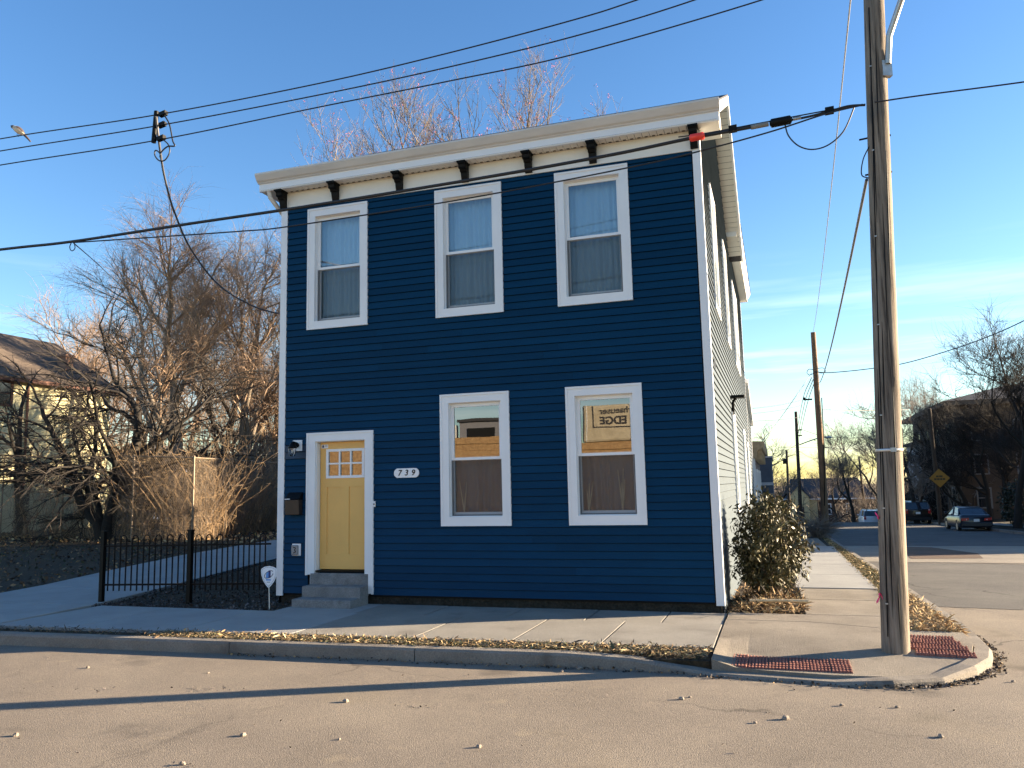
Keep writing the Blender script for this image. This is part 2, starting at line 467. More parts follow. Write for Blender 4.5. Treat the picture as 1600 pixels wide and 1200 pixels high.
def vary_by_piece(m, lo=.90, hi=1.10):
    """each piece its own slight tone"""
    nt = m.node_tree; bs = nt.nodes['Principled BSDF']; src = bs.inputs['Base Color'].links[0].from_socket
    oi = nt.nodes.new('ShaderNodeObjectInfo'); r_ = nt.nodes.new('ShaderNodeMapRange'); r_.inputs['To Min'].default_value = lo; r_.inputs['To Max'].default_value = hi
    nt.links.new(oi.outputs['Random'], r_.inputs['Value'])
    q = nt.nodes.new('ShaderNodeMix'); q.data_type = 'RGBA'; q.blend_type = 'MULTIPLY'; q.inputs['Factor'].default_value = 1
    nt.links.new(src, q.inputs[6]); nt.links.new(r_.outputs[0], q.inputs[7]); nt.links.new(q.outputs[2], bs.inputs['Base Color'])
m_siding_sunlit = mat('blue_vinyl_sunlit', (0.050, 0.070, 0.086), 0.6, 0.10, 1.3, 0.10, 18, spec=0.25, stretch=(1, 1, 6))  # paler copy of the blue vinyl: sunlight on the side wall is in the colour
m_siding_faded = mat('blue_vinyl_faded', (0.010, 0.026, 0.055), 0.5, 0.2, 5.0, 0.1, 25)
m_white = mat('white_trim', (0.78, 0.78, 0.78), 0.45, 0.03, 1.5)
m_white_sash = mat('white_vinyl_sash', (0.82, 0.82, 0.82), 0.35, 0.02, 1.5)
m_cream = mat('cream_frieze', (0.76, 0.73, 0.66), 0.6, 0.05, 2.0, 0.05, 12)
m_gutter = mat('gutter_white', (0.62, 0.59, 0.55), 0.45, 0.10, 2.5, stretch=(0.6, 1, 3))
m_black = mat('black_paint', (0.004, 0.004, 0.004), 0.5, 0.2, 6, spec=0.15)
m_iron = mat('black_iron', (0.005, 0.0045, 0.004), 0.5, 0.3, 12, spec=0.15)
m_dark = mat('dark_sheathing', (0.002, 0.003, 0.004), 0.9, 0.2, 6)
m_room = mat('room_wall', (0.10, 0.09, 0.08), 0.9, 0.1, 2)
m_yellow = mat('door_yellow', (0.80, 0.46, 0.125), 0.45, 0.04, 2.0, 0.03, 30)
m_shingle = mat('roof_shingle', (0.045, 0.045, 0.05), 0.9, 0.3, 14, 0.3, 30)
m_steps = mat_ground('step_concrete', [(0.25, (0.15, 0.15, 0.15)), (0.55, (0.24, 0.24, 0.235)), (0.8, (0.32, 0.315, 0.30))], 3.5, 0.22, 0.9, 60, 0.95, spots=[(5, 0.6, (0.11, 0.11, 0.105), 0.6)])
m_stone = mat_ground('foundation_stone', [(0.3, (0.015, 0.015, 0.011)), (0.7, (0.045, 0.04, 0.032))], 4, 0.4, 1.0, 25, 1.0)
m_glass_up = mat_glass('glass_upstairs', 0.14, (0.66, 0.86, 1.0), wob=0.04)
m_glass_low = mat_glass('glass_downstairs', 0.20, (0.78, 0.86, 0.84), wob=0.025)
m_glass_scr = mat_glass('glass_behind_screen', 0.04, (0.72, 0.86, 0.95), wob=0.08)
m_screen = mat_screen('insect_screen_mesh', (0.045, 0.065, 0.08), 0.34)
m_curtain = mat_cloth('sheer_curtain', (0.86, 0.89, 0.92), 0.2)
m_taupe = mat_cloth('taupe_curtain', (0.37, 0.38, 0.385), 0.15)
m_wood_pole = None
m_wire = mat('wire_black', (0.012, 0.012, 0.013), 0.5, 0.0)
m_alu = mat('wire_aluminium', (0.30, 0.30, 0.30), 0.5, 0.1, 5, metal=0.6)
m_galv = mat('galvanised', (0.42, 0.42, 0.41), 0.45, 0.15, 10, metal=0.7)
m_bark = mat('bark_grey_brown', (0.17, 0.135, 0.10), 0.95, 0.35, 6, 0.8, 18, stretch=(1, 1, 0.25))
m_bark_dk = mat('bark_dark', (0.020, 0.016, 0.012), 0.95, 0.35, 6, 0.8, 18, stretch=(1, 1, 0.25))
m_twig = mat('twig_tan', (0.29, 0.20, 0.135), 0.9, 0.35, 3)
m_twig_dk = mat('twig_dark', (0.022, 0.017, 0.013), 0.9, 0.3, 3)
m_twig_grey = mat('twig_grey', (0.19, 0.155, 0.125), 0.9, 0.3, 3)
m_bud = mat('red_buds', (0.40, 0.10, 0.10), 0.8, 0.3, 5)
m_vine = mat('dry_vine', (0.36, 0.245, 0.135), 0.9, 0.4, 2)
m_leaf_dry = mat('dry_leaf', (0.30, 0.19, 0.09), 0.85, 0.45, 9)
m_leaf_pale = mat('dry_grass_pale', (0.46, 0.34, 0.17), 0.85, 0.35, 9)
m_leaf_dark = mat('dark_leaf_litter', (0.035, 0.025, 0.017), 0.9, 0.5, 7)
m_leaf_brown = mat('brown_leaf', (0.12, 0.075, 0.042), 0.9, 0.45, 7)
m_straw = mat('straw', (0.56, 0.44, 0.25), 0.85, 0.3, 9)
m_grass_gr = mat('winter_grass', (0.06, 0.065, 0.024), 0.85, 0.4, 5)
m_mulch = mat('mulch_chip', (0.04, 0.03, 0.025), 0.9, 0.45, 12)
m_gravelchip = mat('gravel_chip', (0.11, 0.095, 0.09), 0.9, 0.4, 12)
m_shrub_leaf = mat('shrub_leaf', (0.05, 0.048, 0.018), 0.5, 0.4, 6, spec=0.3)
m_shrub_leaf2 = mat('shrub_leaf_olive', (0.12, 0.10, 0.045), 0.5, 0.35, 6, spec=0.3)

# ================================================================== SETTING
def terrain():
    xs = [-900, -400, -220, -140, -90, -60, -45, -36, -30, -25, -20, -16, -12, -9, -7, -5, -3, -1, 0, 1.5, 3, 4.5, 6, 7.06, 7.08, 8, 9, 9.86, 9.88, 12, 15, 18.93, 18.95, 22, 26, 32, 40, 55, 80, 120, 200, 400, 900]
    ys = [-400, -120, -60, -30, -18, -17.02, -17.0, -10, -3.27, -3.25, -2.9, -2, -1, 0, 2, 5, 8, 11, 14, 17, 20, 24, 28, 34, 40, 46, 52, 60, 66, 72, 80, 95, 115, 140, 160, 220, 350, 700, 1500]
    v = []
    for y in ys:
        for x in xs:
            yy = y
            if -3.5 < y < -2.5: yy = y + 0.04 * max(min(x, 9.8), -60)
            if -17 < y < -3.26 or (9.87 < x < 18.94 and y > -17) or (x > 7.07 and x < 9.9 and -17 < y < -.5): z = rz(y) - 0.08
            elif y <= -17: z = -0.12 if y > -60 else -0.5
            else: z = gz(x, y) - 0.035
            if 9.87 < x < 18.94 and y > 66: z = gz(x, y) - 0.22
            if x > 18.94 and y > -17: z = z_side(y) + 0.0 + 0.35 * min(max((x - 22) / 10, 0), 1)
            v.append((x, yy, z))
    n = len(xs)
    f = [(j * n + i, j * n + i + 1, (j + 1) * n + i + 1, (j + 1) * n + i) for j in range(len(ys) - 1) for i in range(n - 1)]
    o = MB().add(v, f, 0).build('ground', m_lawn)
    tag(o, 'dark winter lawn and bare ground around the houses', 'ground', kind='structure')
terrain()

KERB = [(-70, -3.33 - 2.8), (-40, -3.33 - 1.6), (-20, -3.33 - .8), (-6, -3.57), (-2, -3.41), (1.55, -3.268), (1.56, -3.268), (3.90, -3.174), (3.91, -3.174), (5.6, -3.10), (6.3, -3.09), (6.75, -3.12), (7.05, -3.17),
        (7.6, -3.24), (8.2, -3.30), (8.7, -3.27), (9.15, -3.05), (9.5, -2.65), (9.72, -2.2), (9.84, -1.7), (9.88, -1.0), (9.86, -0.2), (9.86, 1.5), (9.87, 4), (9.88, 8), (9.89, 14), (9.9, 20), (9.92, 28), (9.95, 40), (9.97, 52), (10.0, 64)]
def kerb_h(i):   # how far the kerb top stands above the road
    x, y = KERB[i]
    if y < -2.9 and x > 6.2: return {5.6: .135, 6.3: .115, 6.75: .06, 7.05: .03}.get(x, .03 if x < 8.5 else .06)
    if x > 9 and y < -.5: return .10
    return .14
def roads():
    xs = [-120, -60, -40, -25, -12, -6, -3, 0, 3, 5, 6.5, 7.5, 8.6, 9.9, 12, 15, 17.5, 18.93, 25, 40, 80, 160]
    ys = [-17, -14, -10, -8, -6.5, -5.5, -4.6, -4, 'K', -2, 0, 6, 12.9]
    def Y(y, x): return (-3.2 + 0.04 * min(max(x, -120), 9.9)) if y == 'K' else y
    v, f = [], []
    n = len(xs)
    for y in ys:
        for x in xs:
            yy = Y(y, x); v.append((x, yy, rz(yy)))
    for j in range(len(ys) - 1):
        for i in range(n - 1):
            if j >= 8 and not (8.6 <= xs[i] and xs[i + 1] <= 18.93): continue
            f.append((j * n + i, j * n + i + 1, (j + 1) * n + i + 1, (j + 1) * n + i))
    tag(MB().add(v, f).build('road', m_asphalt), 'worn tan asphalt of the main road in the foreground', 'road', kind='structure')
    b = MB()
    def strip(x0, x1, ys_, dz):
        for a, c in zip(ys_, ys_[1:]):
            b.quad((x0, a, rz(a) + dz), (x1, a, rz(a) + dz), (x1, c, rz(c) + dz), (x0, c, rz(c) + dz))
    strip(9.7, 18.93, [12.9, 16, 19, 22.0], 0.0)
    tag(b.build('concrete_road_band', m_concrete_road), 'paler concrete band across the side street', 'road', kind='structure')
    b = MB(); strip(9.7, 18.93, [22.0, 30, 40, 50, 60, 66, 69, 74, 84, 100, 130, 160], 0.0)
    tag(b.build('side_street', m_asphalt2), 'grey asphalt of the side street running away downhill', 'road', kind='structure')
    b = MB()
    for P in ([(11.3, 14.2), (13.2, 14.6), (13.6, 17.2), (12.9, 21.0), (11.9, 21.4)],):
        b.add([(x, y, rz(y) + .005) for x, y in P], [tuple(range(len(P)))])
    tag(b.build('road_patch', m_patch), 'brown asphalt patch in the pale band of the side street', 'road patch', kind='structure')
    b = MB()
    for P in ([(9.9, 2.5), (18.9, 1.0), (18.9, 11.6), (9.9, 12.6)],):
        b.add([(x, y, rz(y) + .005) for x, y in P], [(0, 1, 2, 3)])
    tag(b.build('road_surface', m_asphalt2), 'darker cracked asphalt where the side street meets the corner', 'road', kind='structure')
    b = MB(); pts = [(9.95, 12.75), (12, 12.55), (14, 12.3), (16, 12.35), (18.9, 12.1)]
    for p, q in zip(pts, pts[1:]):
        b.quad((p[0], p[1], rz(p[1]) + .009), (q[0], q[1], rz(q[1]) + .009), (q[0], q[1] + .12, rz(q[1] + .12) + .009), (p[0], p[1] + .12, rz(p[1] + .12) + .009))
    tag(b.build('tar_seam', mat('tar', (0.015, 0.014, 0.013), 0.6, 0.2, 5)), 'dark tar seam across the side street', 'road seam', kind='structure')
    b = MB()
    for P in ([(10.0, -2.2), (10.35, -1.9), (10.7, -1.95), (11.1, -1.6), (11.8, -1.7)], [(10.7, -1.95), (10.62, -2.4), (10.9, -2.8), (10.85, -3.3)], [(11.1, -1.6), (11.2, -.9), (11.0, -.2), (11.3, .7)],
              [(12.5, -6.2), (13.4, -6.0), (14.6, -6.3)],):
        r_ = random.Random(len(P)); Q = []
        for p, q in zip(P, P[1:]):
            for k in range(6):
                t = k / 6; Q.append((p[0] + (q[0] - p[0]) * t + r_.gauss(0, .02), p[1] + (q[1] - p[1]) * t + r_.gauss(0, .02)))
        Q.append(P[-1])
        for p, q in zip(Q, Q[1:]):
            d = np.array(q) - np.array(p); n = np.array([-d[1], d[0]]) / (np.linalg.norm(d) + 1e-9) * r_.uniform(.002, .007)
            b.quad((p[0] - n[0], p[1] - n[1], rz(p[1]) + .0045), (q[0] - n[0], q[1] - n[1], rz(q[1]) + .0045), (q[0] + n[0], q[1] + n[1], rz(q[1]) + .0045), (p[0] + n[0], p[1] + n[1], rz(p[1]) + .0045))
    tag(b.build('road_crack', mat('crack_dark', (0.03, 0.025, 0.02), 0.95, 0.2, 5)), 'thin dark cracks wandering over the main road', 'road crack', kind='structure')
roads()

def kerb():
    root = thing('kerb', 'concrete kerb along the main road and round the corner', 'kerb'); root['kind'] = 'structure'
    K = np.array(KERB, float)
    T = np.gradient(K, axis=0); T /= np.linalg.norm(T, axis=1, keepdims=True); Nn = np.stack([-T[:, 1], T[:, 0]], 1)   # to the house side
    def stone(i0, i1):
        v, f = [], []
        for i in range(i0, i1 + 1):
            x, y = K[i]; nx, ny = Nn[i]; z0 = rz(y); h = kerb_h(i)
            t = z0 + h
            for off, z in ((0, z0 - .1), (0.012, t - .025), (.035, t), (.17, t + .002), (.17, z0 - .1)):
                v.append((x + nx * off, y + ny * off, z))
        n = 5
        for a in range(i1 - i0):
            for k in range(n - 1): f.append((a * n + k, (a + 1) * n + k, (a + 1) * n + k + 1, a * n + k + 1))
        f.append((0, 1, 2, 3, 4)); f.append(tuple(range(len(v) - 5, len(v)))[::-1])
        MB().add(v, f).build('kerb_stone', m_kerb, root)
    cuts = [0, 1, 2, 3, 5, 6, 7, 8, 12, 16, 21, 23, 25, 27, 30]
    for a, b_ in zip(cuts, cuts[1:]):
        if (a, b_) in ((5, 6), (7, 8)): continue
        stone(a, b_)
    # far side of the side street
    for y0, y1 in ((-1, 14), (14.02, 34), (34.02, 66)):
        b = MB(); 
        b.add([(18.9, y0, rz(y0) - .1), (18.9, y0, rz(y0) + .14), (19.08, y0, rz(y0) + .142), (19.08, y0, rz(y0) - .1),
               (18.9, y1, rz(y1) - .1), (18.9, y1, rz(y1) + .14), (19.08, y1, rz(y1) + .142), (19.08, y1, rz(y1) - .1)],
              [(0, 1, 5, 4), (1, 2, 6, 5), (2, 3, 7, 6), (0, 3, 2, 1), (4, 5, 6, 7)])
        b.build('kerb_stone', m_kerb, root)
kerb()

def slab_mesh(poly, m, name, parent, top=0.006, th=0.10):
    n = len(poly)
    v = [(x, y, gz(x, y) + top) for x, y in poly]
    c = np.mean(np.array(poly), 0)
    ins = [(x + (c[0] - x) * .0, y) for x, y in poly]
    b = MB()
    # chamfered slab: sides, small arris, top
    d = 0.007
    top_in = []
    for i in range(n):
        p0, p1, p2 = np.array(poly[i - 1]), np.array(poly[i]), np.array(poly[(i + 1) % n])
        e1 = (p1 - p0) / np.linalg.norm(p1 - p0); e2 = (p2 - p1) / np.linalg.norm(p2 - p1)
        n1 = np.array([-e1[1], e1[0]]); n2 = np.array([-e2[1], e2[0]])
        k = (n1 + n2); k = k / max(0.3, (1 + n1 @ n2))
        q = p1 + k * d; top_in.append(q)
    vv = [(x, y, gz(x, y) + top - th) for x, y in poly] + [(x, y, gz(x, y) + top - .006) for x, y in poly] + [(x, y, gz(*p) + top) for (x, y), p in zip(top_in, poly)]
    f = []
    for i in range(n):
        j = (i + 1) % n
        f += [(i, j, n + j, n + i), (n + i, n + j, 2 * n + j, 2 * n + i)]
    f.append(tuple(range(2 * n, 3 * n)))
    return b.add(vv, f).build(name, m, parent)
def fy(x): return -2.78 + 0.045 * x      # front edge of the sidewalk
def sidewalk():
    root = thing('sidewalk', 'concrete sidewalk slabs in front of the blue house', 'sidewalk'); root['kind'] = 'structure'
    g = .007
    xs = [-2.62, -1.25, 0.35, 2.0, 3.62, 4.83, 5.85, 7.06]
    for a, c in zip(xs, xs[1:]):
        slab_mesh([(a + g, fy(a)), (c - g, fy(c)), (c - g, -0.99 if c > .5 else -1.0), (a + g, -0.99 if a > .5 else -1.0)], m_conc_new if c < 2.5 else m_conc_mid, 'slab', root)
    xs = [0.55, 1.9, 3.0, 4.2, 5.3, 6.3, 7.06]     # strip against the wall, a little broken
    for a, c in zip(xs, xs[1:]):
        slab_mesh([(a + g, -0.965), (c - g, -0.965), (c - g, -0.02), (a + g, -0.02)], m_conc_mid if a > 1 else m_conc_new, 'slab', root, top=-.002 - .006 * RNG.random())
    # corner pavement (old concrete), side walk, new pale slabs
    inner = [(x - .1, y) for x, y in []]
    corner = [(7.075, -3.03), (7.3, -3.05), (7.6, -3.07), (8.2, -3.13), (8.65, -3.10), (9.06, -2.90), (9.36, -2.55), (9.56, -2.12), (9.66, -1.66), (9.69, -1.05), (9.05, -1.0), (8.1, -.62), (7.6, -.62), (7.3, -.62), (7.075, -.62)]
    cb = MB()
    def clip(poly, ax, lim, keep_less):
        out = []
        for i in range(len(poly)):
            p, q = poly[i], poly[(i + 1) % len(poly)]
            ip = (p[ax] <= lim) == keep_less or p[ax] == lim; iq = (q[ax] <= lim) == keep_less or q[ax] == lim
            if ip: out.append(p)
            if ip != iq:
                t = (lim - p[ax]) / (q[ax] - p[ax]); out.append((p[0] + (q[0] - p[0]) * t, p[1] + (q[1] - p[1]) * t))
        return out
    bands = [-9, -2.9, -2.65, -2.4, -2.15, -1.9, -1.65, -1.4, 9]; xb = [-9, 7.2, 7.4, 99]
    for y0, y1 in zip(bands, bands[1:]):
        for x0, x1 in zip(xb, xb[1:]):
            P = clip(clip(clip(clip(corner, 1, y1, True), 1, y0, False), 0, x1, True), 0, x0, False)
            if len(P) > 2: cb.add([(x, y, gz(x, y) + .006) for x, y in P], [tuple(range(len(P)))])
    n = len(corner)
    for i in range(n):
        p, q = corner[i], corner[(i + 1) % n]
        cb.quad((*p, gz(*p) - .1), (*q, gz(*q) - .1), (*q, gz(*q) + .006), (*p, gz(*p) + .006))
    cb.build('slab', m_conc_old, root)
    slab_mesh([(7.075, -.605), (8.1, -.605), (9.05, -.985), (9.15, -.01), (7.075, -.01)], m_conc_old, 'slab', root)
    slab_mesh([(8.05, 0.0), (9.15, 0.0), (9.22, 1.8), (8.05, 1.8)], m_conc_old, 'slab', root)
    slab_mesh([(8.05, 1.815), (9.22, 1.815), (9.27, 3.5), (8.05, 3.5)], m_conc_old, 'slab', root)
    yy = [3.52, 6.4, 9.4, 12.6, 15.6, 18.4]
    for a, c in zip(yy, yy[1:]):
        slab_mesh([(8.0, a + .01), (9.3 + .012 * (a - 3.5), a + .01), (9.3 + .012 * (c - 3.5), c - .01), (8.0, c - .01)], m_conc_new, 'slab', root, top=0.02)
    for a, c in ((18.45, 22.4), (22.45, 34), (34.05, 48), (48.05, 64)):
        slab_mesh([(8.05, a), (9.3, a), (9.3, c), (8.05, c)], m_conc_old, 'slab', root, top=.01)
    for a, c in ((2, 16), (16.04, 30), (30.04, 45), (45.04, 64)):
        b = MB(); b.add([(20.4, a, z_side(a) + .05), (21.7, a, z_side(a) + .05), (21.7, c, z_side(c) + .05), (20.4, c, z_side(c) + .05)], [(0, 1, 2, 3)]); b.build('slab', m_conc_mid, root)
sidewalk()

def driveway():
    root = thing('driveway', 'pale concrete driveway curving back past the iron fence', 'driveway'); root['kind'] = 'structure'
    Lp = [(-5.55, fy(-5.55)), (-5.75, -1.02), (-6.1, 1.0), (-6.75, 3.6), (-7.4, 6.4), (-8.0, 9.2), (-8.5, 12.2)]
    Rp = [(-2.64, fy(-2.64)), (-2.80, -1.02), (-3.15, 0.6), (-3.62, 3.2), (-4.1, 6.2), (-4.55, 9.0), (-4.95, 12.0)]
    for i in range(6):
        e = .008
        P = [Rp[i], Rp[i + 1], Lp[i + 1], Lp[i]]
        P = [(Lp[i][0], Lp[i][1] + e), (Rp[i][0], Rp[i][1] + e), (Rp[i + 1][0], Rp[i + 1][1] - e), (Lp[i + 1][0], Lp[i + 1][1] - e)]
        slab_mesh(P, m_conc_new, 'slab', root, top=0.012)
    b = MB()
driveway()

def pavers():
    root = thing('tactile_paving', 'two patches of red ribbed pavers at the corner ramp', 'paving'); root['kind'] = 'structure'
    m = mat_ground('paver_red', [(0.3, (0.19, 0.075, 0.055)), (0.7, (0.34, 0.145, 0.105))], 5, 0.25, 0.6, 70)
    for (c0, ux, uy, nx, ny) in (((7.22, -3.02), (1.16, -.02), (0, .52), 6, 2), ((9.03, -2.22), (.55, -.06), (-.10, .86), 3, 4)):
        c0 = np.array(c0); ux = np.array(ux) / nx; uy = np.array(uy) / ny
        b = MB(); e = .006
        lx, ly = np.linalg.norm(ux), np.linalg.norm(uy)
        b.box(e, lx - e, e, ly - e, -.05, .012)
        rows = 6; q = 3
        for i in range(rows):
            for j in range(q):
                cx = lx * (i + .5) / rows; cy = ly * (j + .5) / q; w = lx / rows * .30; h = ly / q * .40
                b.add([(cx - w, cy - h, .012), (cx + w, cy - h, .012), (cx + w, cy + h, .012), (cx - w, cy + h, .012),
                       (cx - w * .6, cy - h * .7, .024), (cx + w * .6, cy - h * .7, .024), (cx + w * .6, cy + h * .7, .024), (cx - w * .6, cy + h * .7, .024)],
                      [(4, 5, 6, 7), (0, 1, 5, 4), (1, 2, 6, 5), (2, 3, 7, 6), (3, 0, 4, 7)])
        me = b.mesh('paver', m)
        for i in range(nx):
            for j in range(ny):
                p = c0 + ux * i + uy * j
                o = link_mesh('paver', me, root, (p[0], p[1], gz(p[0] + .1, p[1] + .1) + RNG.uniform(-.003, .003)), math.atan2(ux[1], ux[0]))
                o.rotation_euler[0] = .03
pavers()

def litter():
    # dead grass and leaves of the verge by the kerb
    def verge_pts(n, x0, x1):
        x = NR.uniform(x0, x1, n); lo = np.interp(x, [k[0] for k in KERB[:13]], [k[1] for k in KERB[:13]]) + .17; hi = -2.78 + .045 * x - .01
        t = NR.uniform(0, 1, n); y = lo + (hi - lo) * t
        keep = hi > lo; x, y = x[keep], y[keep]
        return np.stack([x, y, np.array([gz(a, b) for a, b in zip(x, y)]) - .02 + NR.uniform(0, .045, len(x))], 1)
    p = np.concatenate([verge_pts(26000, 0.2, 7.03), verge_pts(9000, -14, 0.2)])
    mi = np.where(p[:, 0] > .2, NR.choice([0, 0, 1, 2, 2, 3, 3, 4], len(p)), NR.choice([2, 2, 3, 0], len(p)))
    me = leaf_mesh('leaf_litter', p, NR.lognormal(-3.5, .5, len(p)), [m_leaf_dry, m_leaf_pale, m_leaf_dark, m_grass_gr, m_straw], mi, flat=.72, asp=.20)
    tag(link_mesh('leaf_litter', me), 'dead grass and dry leaves in the strip behind the main road kerb', 'leaf litter', kind='stuff')
    # verge of the side street
    n = 22000; x = NR.uniform(9.18, 9.72, n); y = -1.0 + 27 * NR.uniform(0, 1, n) ** 1.7
    keep = (x > 9.2 + .012 * y) & ~((y < -.2) & (x < 9.0 + .1))
    x, y = x[keep], y[keep]
    z = np.array([gz(a, b) for a, b in zip(x, y)]) - .02 + NR.uniform(0, .05, len(x))
    grass = (y > 3) & (NR.uniform(0, 1, len(x)) < .7)
    mi = np.where(grass, NR.choice([3, 3, 1], len(x)), NR.choice([0, 1, 1, 0], len(x)))
    me = leaf_mesh('verge_grass', np.stack([x, y, z], 1), NR.lognormal(-3.0, .4, len(x)), [m_leaf_dry, m_leaf_pale, m_leaf_dark, m_grass_gr], mi, flat=.55, asp=.18)
    tag(link_mesh('verge_grass', me), 'brown and green winter grass between the side walk and its kerb', 'grass', kind='stuff')
    # chips in the bed behind the sidewalk
    n = 9000; x = NR.uniform(-4.6, 0.5, n); y = -0.98 + 11 * NR.uniform(0, 1, n) ** 2.2
    edge = np.interp(y, [-1.02, .6, 3.2, 6.2, 9.0, 12.0], [-2.80, -3.15, -3.62, -4.1, -4.55, -4.95])
    keep = (x > edge + .02) & ~((y > -.05) & (x > -.04)); x, y = x[keep], y[keep]
    z = np.array([gz(a, b) for a, b in zip(x, y)]) - .025 + NR.uniform(0, .03, len(x))
    me = leaf_mesh('mulch', np.stack([x, y, z], 1), NR.uniform(.025, .06, len(x)), [m_mulch, m_gravelchip, m_leaf_dark], NR.choice([0, 0, 1, 2], len(x)), flat=.5, asp=.7)
    tag(link_mesh('mulch', me), 'dark mulch chips in the bed under the iron fence', 'mulch', kind='stuff')
    # lawn beyond the drive: dark leaves and tufts
    n = 26000; x = NR.uniform(-36, -4.5, n); y = -2.5 + 30 * NR.uniform(0, 1, n) ** 1.5
    edge = np.interp(y, [-2.9, -1.02, 1, 3.6, 6.4, 9.2, 12.2, 14, 40], [-5.55, -5.75, -6.1, -6.75, -7.4, -8.0, -8.5, -4, -4])
    keep = (x < edge - .02) & (y > -2.6 + .045 * x + .0); x, y = x[keep], y[keep]
    z = np.array([gz(a, b) for a, b in zip(x, y)]) - .03 + NR.uniform(0, .05, len(x))
    far = y > 11
    mi = np.where(far, NR.choice([0, 0, 1, 2], len(x)), NR.choice([2, 4, 4, 3, 2, 4, 0, 3], len(x)))
    me = leaf_mesh('lawn_litter', np.stack([x, y, z], 1), NR.uniform(.05, .13, len(x)) * (1 + .5 * far), [m_leaf_dry, m_leaf_pale, m_leaf_dark, m_grass_gr, m_leaf_brown], mi, flat=.5, asp=.5)
    tag(link_mesh('lawn_litter', me), 'fallen leaves and grass tufts over the lawn left of the drive', 'leaf litter', kind='stuff')
    # debris in the gutter at the corner and along the kerb
    pts = []
    K = np.array(KERB)
    for i in range(5, 23):
        a, b = K[i], K[i + 1]; L = np.linalg.norm(b - a); t = (b - a) / (L + 1e-9); nrm = np.array([t[1], -t[0]])
        dens = 300 if 15 <= i <= 20 else 70
        for _ in range(int(L * dens)):
            q = a + (b - a) * RNG.random() + nrm * abs(RNG.gauss(0, .05)); pts.append((q[0], q[1], rz(q[1]) + RNG.random() * .02))
    me = leaf_mesh('gutter_debris', pts, NR.uniform(.012, .04, len(pts)), [m_leaf_dark, m_leaf_dry, m_gravelchip], NR.choice([0, 0, 0, 1, 2], len(pts)), flat=.5, asp=.8)
    tag(link_mesh('gutter_debris', me), 'dark leaf and grit debris caught along the gutter', 'debris', kind='stuff')
litter()

# ================================================================== BLUE HOUSE
W = 7.005
house = thing('blue_house', 'two storey dark blue house with white trimmed windows and yellow door', 'house')
HW = 1.105   # outer width of window casing
WINS_F = [(0.515, 4.31, 6.37), (2.855, 4.31, 6.37), (4.849, 4.31, 6.37), (2.907, 1.07, 3.062), (4.918, 1.07, 3.062)]
DOOR = (0.535, 1.725, 0.33, 2.565)
HOLES_F = [(x + .12, x + HW - .12, z0 + .12, z1 - .12) for x, z0, z1 in WINS_F] + [(0.68, 1.585, 0.33, 2.44)]
WINS_S = [(1.60, 4.42, 6.50), (4.85, 4.42, 6.50), (8.35, 4.42, 6.50), (9.62, 4.42, 6.50), (5.0, 1.03, 3.0), (10.3, .98, 2.98), (12.9, .98, 2.75)]
HOLES_S = [(y + .12, y + HW - .12, z0 + .12, z1 - .12) for y, z0, z1 in WINS_S]
ZT = 6.46
def shell():
    b = MB()
    for x0, x1, z0, z1 in cut_rects(0.0, W, -.02, 6.95, HOLES_F): b.quad((x0, .02, z0), (x1, .02, z0), (x1, .02, z1), (x0, .02, z1))
    for y0, y1, z0, z1 in cut_rects(0.02, 14.5, -.6, 6.95, HOLES_S) + [(7.5, 14.5, 6.95, 7.35)]: b.quad((W - .02, y0, z0), (W - .02, y1, z0), (W - .02, y1, z1), (W - .02, y0, z1))
    b.quad((0, 14.5, -.6), (0, .02, -.6), (0, .02, 6.95), (0, 14.5, 6.95))
    b.quad((W - .02, 14.5, -.6), (0, 14.5, -.6), (0, 14.5, 7.35), (W - .02, 14.5, 7.35))
    for x in (0.0, W - .02): b.add([(x, .02, 6.95), (x, 8.1, 6.95), (x, 4.1, 9.1)], [(0, 1, 2)])
    b.build('wall', m_dark, house)
    b = MB(); b.box(.03, W - .045, .07, 14.4, 3.55, 3.75); b.quad((.03, 5.0, -.4), (W - .05, 5.0, -.4), (W - .05, 5.0, 6.9), (.03, 5.0, 6.9)); b.quad((.03, .07, -.02), (W - .05, .07, -.02), (W - .05, 14.4, -.02), (.03, 14.4, -.02))
    b.quad((.03, .07, 6.7), (W - .05, .07, 6.7), (W - .05, 14.4, 6.7), (.03, 14.4, 6.7))
    b.build('interior_floor', m_room, house)
    b = MB(); b.box(.03, W - .03, .04, 14.4, -.75, -.005); b.build('foundation', m_stone, house)
shell()

